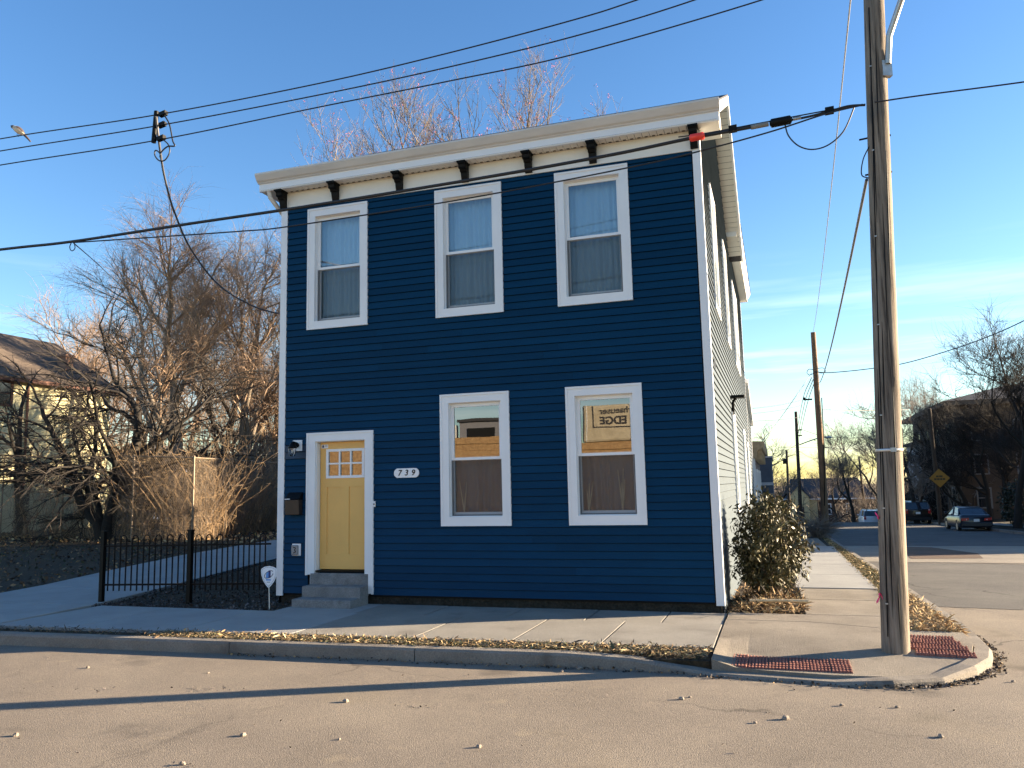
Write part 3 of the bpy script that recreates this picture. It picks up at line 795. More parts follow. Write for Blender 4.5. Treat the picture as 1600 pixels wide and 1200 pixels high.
COURSE = 0.1135
def board_profile(z0):
    # lapped vinyl course: (out, z)
    return [(-.002, z0 + .012), (.024, z0 + .012), (.020, z0 + .03), (.006, z0 + COURSE + .004), (-.002, z0 + COURSE + .004)]
def siding():
    rows = int(round((ZT - 0.0) / COURSE))
    jobs = []
    for r in range(rows):
        z0 = r * COURSE
        for x0, x1, a, c in cut_rects(.10, W - .10, z0, z0 + COURSE, [(x + .02, x + HW - .02, p + .03, q - .03) for x, p, q in WINS_F] + [(DOOR[0] + .02, DOOR[1] - .02, -.1, DOOR[3] - .03)]):
            if c - a < COURSE * .6: continue
            while x1 - x0 > 3.75:
                xm = x0 + RNG.uniform(1.6, 3.4)
                jobs.append(('f', x0, xm + .004, z0)); x0 = xm
            jobs.append(('f', x0, x1, z0))
    jobs_s = []
    for r in range(-4, int(7.35 / COURSE) + 1):
        z0 = r * COURSE
        for y0, y1, a, c in cut_rects(.10, 14.42, z0, z0 + COURSE, [(y + .02, y + HW - .02, p + .03, q - .03) for y, p, q in WINS_S]):
            if c - a < COURSE * .6: continue
            if z0 + COURSE > 6.93: y0 = max(y0, 4.1 * (z0 + COURSE - 6.93) / 2.15 + .06)
            jobs_s.append(('s', y0, y1, z0))
    # gable end of the front block
    for r in range(int(7.35 / COURSE) + 1, int(9.1 / COURSE)):
        z0 = r * COURSE; t = (z0 + COURSE - 6.95) / (9.1 - 6.95); a = 4.1 * t; c = 8.1 - 4.0 * t
        if c > a: jobs_s.append(('s', a, c, z0))
    jobs_s.sort(key=lambda j: -(j[2] - j[1]) / (1 + max(0, j[1])))
    room = 292 - len(jobs)
    n_f = len(jobs)
    def verts(j):
        kind, a, c, z0 = j
        P = board_profile(z0); e = .0025; jit = RNG.uniform(-.0012, .0012); P = [(o + jit * (o > 0), z) for o, z in P]
        if kind == 'f': return [(t, -o, z) for t in (a + e, c - e) for o, z in P]
        return [(W + o, t, z) for t in (a + e, c - e) for o, z in P]
    F = [(0, 1, 2, 3, 4), (9, 8, 7, 6, 5)] + [(k, 5 + k, 5 + (k + 1) % 5, (k + 1) % 5) for k in range(5)]
    rest = MB()
    for i, j in enumerate(jobs + jobs_s):
        faded = j[0] == 'f' and j[1] < .2 and j[2] < .6 and 2.1 < j[3] < 2.29
        if i < n_f + room:
            MB().add(verts(j), F).build('siding_board', m_siding_faded if faded else m_siding_sunlit if j[0] == 's' else m_siding, house)
        else: rest.add(verts(j), F)
    if rest.f:
        o = rest.build('siding', m_siding_sunlit, house); o['kind'] = 'stuff'
    # left wall, plain lapped courses hidden from the street
    b = MB()
    for r in range(rows + 3):
        z0 = r * COURSE
        b.add([(-o, t, z) for t in (.1, 14.4) for o, z in board_profile(z0)], F)
    o = b.build('siding', m_siding, house); o['kind'] = 'stuff'
    # corner boards
    for name, bx in (('corner_board', (-.024, .095, -.026, .0, -.03, 6.74)), ('corner_board', (W - .085, W + .029, -.028, .0, -.03, 6.74)), ('corner_board', (W, W + .028, .0, .095, -.035, 6.74)),
                     ('corner_board', (-.025, 0., .0, .095, -.03, 6.74)), ('corner_board', (W, W + .03, 14.42, 14.5, -.4, 7.3))):
        MB().box(*bx).build(name, m_white, house)
siding()
vary_by_piece(m_siding); vary_by_piece(m_siding_sunlit, .92, 1.08)

def window(c, w, z0, z1, face, upper=True, lower_room=False):
    """c = coordinate of left casing edge along the wall; face 'f' or 's'"""
    def T(a, d, z):            # along, depth inwards, height
        return (a, d, z) if face == 'f' else (W - d, a, z)
    def bx(b, a0, a1, d0, d1, za, zb, mi=0):
        if face == 'f': b.box(a0, a1, d0, d1, za, zb, mi)
        else: b.box(W - d1, W - d0, a0, a1, za, zb, mi)
    x0, x1 = c, c + w
    fr = MB(); cw = .125
    # casing boards with a raised outer bead
    bx(fr, x0 + .0, x0 + cw, -.032, .03, z0 + cw, z1 - cw); bx(fr, x1 - cw, x1, -.032, .03, z0 + cw, z1 - cw)
    bx(fr, x0, x1, -.033, .03, z1 - cw, z1); bx(fr, x0, x1, -.033, .03, z0, z0 + cw)
    for a0, a1, za, zb in ((x0 - .012, x0 + .018, z0 - .012, z1 + .012), (x1 - .018, x1 + .012, z0 - .012, z1 + .012)): bx(fr, a0, a1, -.045, -.0, za, zb)
    for za, zb in ((z0 - .012, z0 + .018), (z1 - .018, z1 + .012)): bx(fr, x0 + .018, x1 - .018, -.0448, -.0, za, zb)
    # jamb liner
    a0, a1, za, zb = x0 + cw, x1 - cw, z0 + cw, z1 - cw
    bx(fr, a0 - .005, a0 + .012, .03, .16, za, zb); bx(fr, a1 - .012, a1 + .005, .03, .16, za, zb)
    bx(fr, a0 + .012, a1 - .012, .03, .16, zb - .012, zb + .005); bx(fr, a0 + .012, a1 - .012, .03, .16, za - .005, za + .012)
    wn = fr.build('window', m_white, house)
    a0 += .012; a1 -= .012; za += .012; zb -= .012; zm = (za + zb) / 2 + .0
    # upper sash outside, lower sash inside
    def sash(zl, zh, d, side, bot, top):
        s = MB(); bx(s, a0, a0 + side, d, d + .035, zl, zh); bx(s, a1 - side, a1, d, d + .035, zl, zh)
        bx(s, a0 + side, a1 - side, d, d + .035, zl, zl + bot); bx(s, a0 + side, a1 - side, d, d + .035, zh - top, zh)
        s.build('sash', m_white_sash, wn)
        p = MB(); d2 = d + .018
        p.add([T(a0 + side, d2, zl + bot), T(a1 - side, d2, zl + bot), T(a1 - side, d2, zh - top), T(a0 + side, d2, zh - top)], [(0, 1, 2, 3) if face == 'f' else (0, 1, 2, 3)])
        return p
    sd = .045
    p = sash(zm - .01, zb, .055, sd, .04, .05); p.build('pane', m_glass_up if upper else m_glass_low, wn)
    p = sash(za, zm + .02, .095, sd - .012, .055, .035); p.build('pane', m_glass_scr, wn)
    s = MB(); d = .062
    s.add([T(a0 + .01, d, za + .01), T(a1 - .01, d, za + .01), T(a1 - .01, d, zm - .012), T(a0 + .01, d, zm - .012)], [(0, 1, 2, 3)])
    for q in ((a0, a0 + .022), (a1 - .022, a1)): bx(s, *q, .056, .07, za, zm - .012, 1)
    bx(s, a0 + .022, a1 - .022, .056, .07, za, za + .02, 1)
    s.build('insect_screen', [m_screen, mat('screen_frame', (.12, .125, .13), .5, .05)], wn)
    if face == 's':
        b = MB(); bx(b, a0 - .05, a1 + .05, .2, .215, za - .05, zb + .05); b.build('added_sun_blind', mat('sun_blind_cream', (.5, .47, .4), .8, .05), wn)  # opaque blind added to keep sun through the side windows off the front curtains
    # curtain
    if face == 'f':
        n = 60; ks = MB(); v = []
        zc0, zc1 = (za - .03, zb + .05) if upper else (za - .03, zm + .05)
        ph = RNG.uniform(0, 9)
        for row in range(5):
            t = row / 4
            for i in range(n + 1):
                s_ = i / n
                amp = (.018 if upper else .034) * (1 + .5 * math.sin(3.1 * s_ + ph)) * (.6 + .4 * t)
                y = .24 + amp * (math.sin(s_ * (58 if upper else 40) + ph + 1.6 * math.sin(s_ * 9 + ph)) + .5 * math.sin(s_ * 25 + 2 * ph))
                v.append((a0 - .05 + (a1 - a0 + .1) * (s_ + (0 if upper else .035 * t * math.sin(s_ * 6.28))), y, zc1 + (zc0 - zc1) * t))
        f = [(r * (n + 1) + i, (r + 1) * (n + 1) + i, (r + 1) * (n + 1) + i + 1, r * (n + 1) + i + 1) for r in range(4) for i in range(n)]
        ks.add(v, f, 0, True); ks.build('curtain', m_curtain if upper else m_taupe, wn)
    return wn
for i, (x, z0, z1) in enumerate(WINS_F): window(x, HW, z0, z1, 'f', upper=i < 3)
for y, z0, z1 in WINS_S: window(y, HW, z0, z1, 's')

def sill_stalks():
    m = mat('dry_stalk', (.75, .68, .50), .8, .2, 8)
    for k, (x0, tops) in enumerate(((3.20, ((-.07, .47), (.05, .46))), (5.16, ((.02, .40), (.08, .42), (-.02, .30))), (5.66, ((-.05, .58), (.03, .60), (.0, .4), (.05, .45))))):
        b = MB()
        for dx, h in tops:
            b.tube([(x0, .16, 1.26), (x0 + dx * .5, .158, 1.26 + h * .5), (x0 + dx, .155, 1.26 + h)], [.010, .010, .006], 5)
        o = b.build('dry_stalks', m)
        tag(o, ['thin V of pale dry stalks inside the left ground floor window', 'faint bunch of dry stalks in left half of the right ground floor window', 'tall pale dry stalks in right half of the right ground floor window'][k], 'dry stalks', 'dry stalks standing inside the ground floor windows')
sill_stalks()

def front_door():
    x0, x1, zb, zt = DOOR
    b = MB()
    b.box(x0, x0 + .145, -.034, .02, .31, zt - .13); b.box(x1 - .14, x1, -.034, .02, .03, zt - .13); b.box(x0, x1, -.035, .02, zt - .13, zt)
    b.box(x0 - .012, x0 + .018, -.046, 0, .30, zt + .012); b.box(x1 - .018, x1 + .012, -.046, 0, .02, zt + .012); b.box(x0 + .018, x1 - .018, -.0457, 0, zt - .018, zt + .012)
    b.box(x0 + .07, x0 + .09, -.03, 0, .03, .31)
    b.box(.66, .695, -.0, .16, .33, 2.44); b.box(1.57, 1.6, -.0, .16, .33, 2.44); b.box(.695, 1.57, -.0, .16, 2.425, 2.45)
    b.build('door_frame', m_white, house)
    MB().box(.60, 1.63, -.0, .15, .345, .372).build('threshold', m_black, house)
    # door leaf: stiles, rails and two recessed flat panels
    d = MB(); X0, X1, Z0, Z1 = .702, 1.565, .385, 2.422
    Y = .10
    lx0, lx1, lz0, lz1 = .825, 1.50, 1.845, 2.295
    pt = 1.69; pb = .62
    d.box(X0, lx0, Y, Y + .04, Z0, Z1); d.box(lx1 + .0, X1, Y, Y + .04, Z0, Z1)
    d.box(lx0, lx1, Y, Y + .04, lz1, Z1); d.box(lx0, lx1, Y, Y + .04, pt, lz0); d.box(lx0, lx1, Y, Y + .04, Z0, pb)
    d.box(1.09, 1.23, Y, Y + .04, pb, pt)
    d.box(lx0, 1.09, Y + .012, Y + .035, pb, pt); d.box(1.23, lx1, Y + .012, Y + .035, pb, pt)
    leaf = d.build('door', m_yellow, house)
    g = MB(); 
    g.box(lx0 - .012, lx0 + .03, Y - .012, Y + .03, lz0 - .012, lz1 + .012); g.box(lx1 - .03, lx1 + .012, Y - .012, Y + .03, lz0 - .012, lz1 + .012)
    g.box(lx0 + .03, lx1 - .03, Y - .0118, Y + .03, lz0 - .012, lz0 + .03); g.box(lx0 + .03, lx1 - .03, Y - .0118, Y + .03, lz1 - .03, lz1 + .012)
    w3 = (lx1 - lx0 - .06) / 3; zc = (lz0 + lz1) / 2
    for k in (1, 2): g.box(lx0 + .03 + w3 * k - .013, lx0 + .03 + w3 * k + .013, Y - .011, Y + .03, lz0 + .03, lz1 - .03)
    for k in range(3):
        g.box(lx0 + .03 + w3 * k + (.013 if k else 0), lx0 + .03 + w3 * (k + 1) - (.013 if k < 2 else 0), Y - .0105, Y + .03, zc - .013, zc + .013)
    g.build('glazing_bars', m_white_sash, leaf)
    for k in range(3):
        for za, zb2 in ((lz0 + .03, zc - .013), (zc + .013, lz1 - .03)):
            xa = lx0 + .03 + w3 * k
            MB().quad((xa, Y + .012, za), (xa + w3, Y + .012, za), (xa + w3, Y + .012, zb2), (xa, Y + .012, zb2)).build('pane', m_glass_low, leaf)
    MB().box(lx0 - .03, lx1 + .03, Y + .06, Y + .08, lz0 - .03, lz1 + .03).build('glass_backing', mat('door_dark', (.05, .045, .04), .9, .1), leaf)
    b = MB(); b.lathe((0, 0, 0), [(.0, .02), (.02, .018), (.026, 0)], 12)
    o = b.build('lock', m_galv, leaf); o.location = (1.535, Y, 1.33); o.rotation_euler = (R(90), 0, 0)
    b = MB(); b.box(.722, .845, Y - .003, Y - .0005, 2.325, 2.385); b.box(.738, .768, Y - .0045, Y - .003, 2.335, 2.375, 1); b.box(.782, .832, Y - .0045, Y - .003, 2.362, 2.372, 2); b.box(.782, .832, Y - .0045, Y - .003, 2.345, 2.353, 2)
    b.build('sticker', [mat('sticker_white', (.8, .8, .8), .5, 0), mat('sticker_navy', (.02, .03, .10), .5, 0), mat('sticker_grey', (.3, .32, .36), .5, 0)], leaf)
front_door()

def build_steps():
    root = thing('front_steps', 'grey weathered concrete steps below the yellow door', 'steps')
    for (y0, y1, z0, z1, xa, xb) in ((-.037, -.002, .0, .336, .607, 1.655), (-.30, -.0375, -.15, .160, .628, 1.655), (-.58, -.3005, -.2, .0, .628, 1.645)):
        b = MB(); nx, ny = 10, 3
        b.box(xa, xb, y0, y1, z0, z1)
        b.build('step', m_steps, root, bevel=.014)
build_steps()

def roof_trim():
    # frieze, soffit, fascia and gutter of the street front
    f = MB(); f.box(.095, W - .085, -.022, 0, ZT, 6.735); f.box(.095, W - .085, -.034, 0, ZT - .03, ZT + .03); f.build('frieze', m_cream, house)
    n = 70; xs = np.linspace(-.30, 7.30, n + 1)
    for a, c in ((-.30, 7.30),):
        s = MB()
        for i in range(n):
            s.box(xs[i] + .004, xs[i + 1] - .004, -.245, .0, 6.742, 6.755)
        s.quad((-.3, -.245, 6.757), (7.3, -.245, 6.757), (7.3, 0, 6.757), (-.3, 0, 6.757), 1)
        o = s.build('soffit', [m_cream, m_dark], house)
    # vent slots in the soffit by the frieze
    v = MB()
    for i in range(0, n):
        if -.0 < xs[i] < 6.95: v.box(xs[i] + .03, xs[i] + .075, -.055, -.03, 6.7385, 6.7425)
    v.build('soffit_vent', m_black, house)
    prof = [(-.24, 6.735), (-.24, 6.87), (-.262, 6.875), (-.262, 6.885), (-.29, 6.90), (-.335, 6.965), (-.352, 7.0), (-.352, 7.03), (-.33, 7.03), (-.31, 6.99), (-.12, 6.99), (-.12, 6.735)]
    g = MB(); g.prism(prof[:2] + [(-.262, 6.871), (-.2, 6.871), (-.2, 6.735)], 'x', -.325, 7.335); g.build('fascia', m_white, house)
    g = MB(); g.prism([(-.262, 6.873), (-.27, 6.89), (-.30, 6.91), (-.335, 6.965), (-.355, 7.0), (-.355, 7.028), (-.335, 7.028), (-.325, 6.99), (-.20, 6.93), (-.20, 6.873)], 'x', -.345, 7.35); g.build('gutter', m_gutter, house)
    # boxed return at the corner
    for sx, x0, x1 in ((1, W + .03, 7.325), (-1, -.315, -.027)):
        b = MB(); b.box(x0, x1, -.199, .42, 6.74, 6.99); b.build('cornice_return', m_cream, house)
    # brackets
    bm = MB(); w = .055
    prof = [(0, 0), (-.20, 0), (-.20, -.035), (-.175, -.05), (-.165, -.09), (-.12, -.115), (-.105, -.145), (-.075, -.15), (-.065, -.20), (-.05, -.25), (-.035, -.29), (-.0, -.29)]
    n_ = len(prof)
    bm.prism(prof, 'x', -w, w); bm.box(-.072, .072, -.215, 0, -.022, .0); bm.box(-.064, .064, -.155, -.02, -.10, -.0225)
    me = bm.mesh('bracket', m_black)
    for x in (.035, 1.05, 2.235, 3.385, 4.44, 5.455, 6.955):
        link_mesh('bracket', me, house, (x, -.0345, 6.7375))
    # downspout at the left end of the gutter
    d = MB(); d.tube([(-.16, -.20, 6.76), (-.15, -.18, 6.64), (-.09, .05, 6.45), (-.075, .16, 6.36), (-.075, .16, .3)], .04, 8); d.build('downspout', m_gutter, house)
    # main roof
    r = MB(); x0, x1 = -.34, 7.34
    rz_ = 9.20
    for (y0, z0), (y1, z1) in (((-.30, 7.02), (4.1, rz_)), ((8.5, 7.02), (4.1, rz_))):
        r.add([(x0, y0, z0), (x1, y0, z0), (x1, y1, z1), (x0, y1, z1), (x0, y0, z0 - .03), (x1, y0, z0 - .03), (x1, y1, z1 - .03), (x0, y1, z1 - .03)],
              [(0, 1, 2, 3), (7, 6, 5, 4), (0, 4, 5, 1), (1, 5, 6, 2), (3, 2, 6, 7), (0, 3, 7, 4)])
    r.build('roof', m_shingle, house)
    for x0, x1 in ((7.30, 7.345), (-.345, -.30)):
        k = MB()
        for (y0, z0), (y1, z1) in (((-.10, 7.085), (4.1, 9.165)), ((8.3, 7.085), (4.1, 9.165))):
            k.add([(x, y, z - d_) for x in (x0, x1) for (y, z, d_) in ((y0, z0, .17), (y1, z1, .17), (y1, z1, 0), (y0, z0, 0))], [(0, 1, 2, 3), (7, 6, 5, 4), (0, 4, 5, 1), (1, 5, 6, 2), (2, 6, 7, 3), (3, 7, 4, 0)])
        k.build('rake_board', m_white, house)
    # sloping soffit under the rakes, in panels
    s = MB()
    for k in range(28):
        for sgn in (0, 1):
            ya = (.1 + k * .145, .1 + (k + 1) * .145 - .008)
            pts = []
            for y in ya:
                z = 6.99 + (9.1 - 6.99) * (y / 4.1) - .02
                pts.append((8.2 - y if sgn else y, z))
            s.add([(W + .005, pts[0][0], pts[0][1]), (7.30, pts[0][0], pts[0][1]), (7.30, pts[1][0], pts[1][1]), (W + .005, pts[1][0], pts[1][1])], [(0, 1, 2, 3)])
    s.build('rake_soffit', m_cream, house)
    # rear block: cornice with boxed end, low roof
    prof = [(W + .0, 7.30), (7.25, 7.30), (7.25, 7.40), (7.27, 7.405), (7.29, 7.43), (7.33, 7.50), (7.34, 7.53), (7.34, 7.56), (W, 7.56)]
    e = MB(); e.prism(prof, 'y', 7.35, 14.7); e.build('eave_cornice', m_white, house)
    s = MB()
    for k in range(50):
        y = 7.37 + k * .1466; s.box(W + .006, 7.245, y, y + .139, 7.292, 7.2995)
    s.build('eave_soffit', m_cream, house)
    r = MB(); r.add([(7.36, 7.3, 7.565), (7.36, 14.75, 7.565), (3.5, 14.75, 8.6), (3.5, 7.3, 8.6), (-.36, 7.3, 7.565), (-.36, 14.75, 7.565)], [(0, 1, 2, 3), (4, 3, 2, 5), (1, 5, 2), (0, 3, 4)])
    r.build('roof', m_shingle, house)
    # one storey rear wing
    g = MB(); g.prism([(14.52, -.9), (18.0, -.9), (18.0, 3.55), (14.52, 4.65)], 'x', .2, W - .01); g.build('rear_wing_wall', m_siding_sunlit, house)
    g = MB(); F = [(0, 1, 2, 3, 4), (9, 8, 7, 6, 5)] + [(k, 5 + k, 5 + (k + 1) % 5, (k + 1) % 5) for k in range(5)]
    for r_ in range(-6, 34):
        z0 = r_ * COURSE
        ye = 18.0 if z0 + COURSE < 3.5 else 14.52 + (4.62 - z0 - COURSE) / 1.1 * 3.48
        if ye > 14.6: g.add([(W + o_, t, z) for t in (14.53, ye) for o_, z in board_profile(z0)], F)
    o = g.build('siding', m_siding_sunlit, house); o['kind'] = 'stuff'
    g = MB(); g.add([(7.12, 14.5, 4.70), (7.12, 18.15, 3.56), (.1, 18.15, 3.56), (.1, 14.5, 4.70), (7.12, 14.5, 4.82), (7.12, 18.15, 3.68), (.1, 18.15, 3.68), (.1, 14.5, 4.82)], [(0, 1, 2, 3), (4, 7, 6, 5), (0, 4, 5, 1), (1, 5, 6, 2), (2, 6, 7, 3), (3, 7, 4, 0)])
    g.build('rear_wing_roof', m_white, house)
    MB().box(W - .0, W + .035, 17.86, 18.01, -.9, 3.55).build('corner_board', m_white, house)
    MB().box(W - .002, W + .02, .55, .95, 3.33, 3.47).build('wall_vent', m_black, house)
roof_trim()

def wall_things():
    # coach lamp
    t = thing('wall_lamp', 'black coach lamp with clear glass left of the yellow door', 'wall lamp', (.35, -.02, 2.38))
    MB().box(-.085, .085, -.022, .0, -.09, .09).build('back_plate', m_white, t, bevel=.004)
    b = MB(); b.tube([(0, -.02, .0), (0, -.06, .03), (-.0, -.13, .04), (-.0, -.16, .01)], [.045, .03, .028, .02], 10); b.lathe((-.0, -.16, 0), [(.0, .05), (.03, .045), (.068, -.03), (.072, -.05), (.0, -.05)], 12)
    b.build('arm', m_black, t)
    b = MB(); b.lathe((-.0, -.16, 0), [(.066, -.052), (.045, -.175), (.0, -.178)], 10); b.build('lens', mat_glass('lamp_glass', .12, (.95, .95, .95)), t)
    b = MB(); b.ball((0, -.16, -.10), (.018, .018, .035), 8, 6); b.build('bulb', mat('bulb_white', (.8, .78, .72), .4, 0), t)
    b = MB()
    for k in range(6):
        a = k * math.pi / 3; b.tube([(.066 * math.cos(a), -.16 + .066 * math.sin(a), -.052), (.045 * math.cos(a), -.16 + .045 * math.sin(a), -.175)], .003, 4)
    b.build('cage', m_black, t)
    # mailbox
    t = thing('mailbox', 'black wall mailbox on the siding under the coach lamp', 'mailbox', (.32, -.02, 1.42))
    MB().prism([(0, -.16), (-.11, -.16), (-.125, .08), (0, .08)], 'x', -.13, .13).build('box', mat('mailbox_brown', (.028, .018, .013), .4, .2, 6), t, bevel=.006)
    MB().add([(-.115, 0, .20), (.135, 0, .20), (.135, -.02, .20), (-.115, -.02, .20), (-.135, 0, .082), (.135, 0, .082), (.135, -.135, .09), (-.135, -.135, .09)], [(0, 1, 2, 3), (3, 2, 6, 7), (1, 5, 6, 2), (0, 3, 7, 4), (4, 7, 6, 5)]).build('lid', m_black, t)
    MB().box(-.125, -.02, -.139, -.136, .087, .100).build('lid_edge', mat('steel_edge', (.7, .7, .7), .3, 0), t)
    # outlet
    t = thing('outlet_cover', 'grey outdoor outlet cover on white plate near the ground', 'outlet', (.35, -.02, .70))
    MB().box(-.08, .08, -.014, 0, -.095, .095).build('plate', m_white, t, bevel=.004)
    b = MB(); b.box(-.075, .045, -.05, -.0142, -.085, .075); b.build('cover', mat('clear_grey_plastic', (.22, .23, .24), .3, .15, 20), t, bevel=.012)
    b = MB(); b.tube([(-.03, -.052, .04), (.01, -.052, .03), (-.01, -.052, .0), (.015, -.052, -.03), (-.03, -.052, -.05)], .007, 6); b.build('hinge', m_black, t)
    # house number
    t = thing('house_number_plaque', 'white oval ended plaque with black numerals 739 beside the door', 'plaque', (2.315, -.021, 1.882))
    w, h = .215, .073
    poly = [(-w + .05, -h)] + [(w - .05, -h), (w - .02, -h * .72), (w - .005, -.03), (w, 0), (w - .005, .03), (w - .02, h * .72), (w - .05, h), (-w + .05, h), (-w + .02, h * .72), (-w + .005, .03), (-w, 0), (-w + .005, -.03), (-w + .02, -h * .72)]
    MB().prism(poly, 'y', -.014, 0).build('plate', m_white_sash, t, bevel=.003)
    for k, ch in enumerate('739'):
        me = text_mesh(ch, .125, .003, m_black, shear=.18, bold=.0015)
        o = link_mesh('numeral', me, t, (-.115 + k * .115, -.017, 0)); o.rotation_euler = (R(90), 0, 0)
    # doorbell
    t = thing('doorbell', 'small white doorbell on the siding right of the door', 'doorbell', (1.755, -.02, 1.41))
    MB().box(-.018, .018, -.02, 0, -.045, .045).build('plate', m_white, t, bevel=.004)
    MB().box(-.008, .008, -.025, -.0205, -.012, .008).build('button', m_black, t)
    # side wall spot lamp
    t = thing('side_wall_light', 'black T shaped light on the sunlit side wall', 'wall light', (W + .015, 5.05, 3.18))
    b = MB(); b.tube([(0, 0, -.22), (.03, 0, -.22), (.04, 0, .02), (.09, 0, .10)], .028, 8); b.build('arm', m_black, t)
    MB().box(-.01, .27, -.12, .12, .10, .155).build('head', m_black, t, bevel=.008)
    MB().box(-.012, .002, -.06, .06, -.34, -.10).build('back_plate', m_black, t)
wall_things()

# ================================================================== FENCES, SIGN
def iron_fence():
    A = np.array([-2.94, -.68]); B = np.array([-1.43, -.385]); Cc = np.array([-.07, -.12])
    root = thing('iron_fence', 'low black iron fence with hooped pickets left of the blue house', 'fence', (A[0], A[1], 0))
    L = lambda p: p - A
    for p, s in ((A, .034), (B, .036)):
        q = L(p); z = gz(*p)
        b = MB(); b.box(q[0] - s, q[0] + s, q[1] - s, q[1] + s, z - .1, 1.03); b.box(q[0] - s - .008, q[0] + s + .008, q[1] - s - .008, q[1] + s + .008, 1.03, 1.05)
        b.build('post', m_iron, root)
    pk = MB(); pk.box(-.0085, .0085, -.0085, .0085, .07, .92); me = pk.mesh('picket', m_iron)
    for P, Q, n in ((A, B, 15), (B, Cc, 15)):
        d = Q - P; ln = np.linalg.norm(d); e = d / ln; nrm = np.array([-e[1], e[0]]); a = math.atan2(e[1], e[0])
        for z in (.17, .80):
            c = L((P + Q) / 2); b = MB(); b.obox((c[0], c[1], z), (e[0] * ln / 2, e[1] * ln / 2, 0), (nrm[0] * .014, nrm[1] * .014, 0), (0, 0, .014)); b.build('rail', m_iron, root)
        sp = ln / n
        for i in range(1, n):
            q = L(P + e * sp * i)
            link_mesh('picket', me, root, (q[0], q[1], 0), a)
            if i % 2 == 1 and i < n - 1:
                b = MB(); q1 = L(P + e * sp * (i + 1)); r = sp / 2; c = (q + q1) / 2
                b.tube([(c[0] - e[0] * r * math.cos(t), c[1] - e[1] * r * math.cos(t), .915 + r * 1.1 * math.sin(t)) for t in np.linspace(0, math.pi, 9)], .0085, 5, cap=False)
                b.build('hoop', m_iron, root)
iron_fence()

def yard_sign():
    p = np.array([.42, -.86]); t = thing('yard_sign', 'white shield shaped yard sign with blue tower emblem on a stake', 'yard sign', (p[0], p[1], gz(*p)))
    b = MB(); b.tube([(.015, 0, -.05), (0, 0, .36)], .009, 6); b.build('stake', mat('stake_cream', (.62, .58, .50), .5, .1), t)
    sh = [(-.005, .315), (.045, .36), (.095, .42), (.128, .50), (.135, .575), (.128, .60), (.08, .625), (.0, .64), (-.08, .628), (-.13, .60), (-.142, .57), (-.132, .50), (-.10, .42), (-.05, .355)]
    MB().prism(sh, 'y', -.006, .006).build('shield', mat('sign_white', (.80, .82, .85), .4, .02), t)
    c = np.mean(np.array(sh), 0)
    b = MB(); n = len(sh)
    o_ = [tuple(np.array(p_) * .9 + c * .1) for p_ in sh]; i_ = [tuple(np.array(p_) * .86 + c * .14) for p_ in sh]
    b.add([(x, -.0075, z) for x, z in o_ + i_], [(i, (i + 1) % n, n + (i + 1) % n, n + i) for i in range(n)])
    b.build('border', mat('sign_grey', (.35, .37, .40), .5, 0), t)
    m1, m2 = mat('sign_navy', (.012, .03, .16), .45, 0), mat('sign_light_blue', (.09, .28, .62), .45, 0)
    b = MB(); b.box(-.005, .03, -.009, -.0062, .465, .575, 0); b.box(-.035, -.005, -.009, -.0062, .46, .555, 1); b.box(-.048, -.035, -.009, -.0062, .46, .53, 1)
    b.box(-.05, .035, -.009, -.0062, .425, .445, 1); b.box(-.035, .025, -.009, -.0062, .395, .408, 2)
    b.build('emblem', [m1, m2, mat('sign_grey', (.35, .37, .40), .5, 0)], t)
    b = MB(); pts = []
    for a in np.linspace(.15, 2 * math.pi - .5, 22):
        x, z = .085 * math.cos(a), .045 * math.sin(a); r = .5
        pts.append((x * math.cos(r) - z * math.sin(r), -.0085, .515 + x * math.sin(r) + z * math.cos(r)))
    b.tube(pts, .0045, 5); b.build('swoosh', mat('sign_black', (.01, .012, .02), .5, 0), t)
yard_sign()

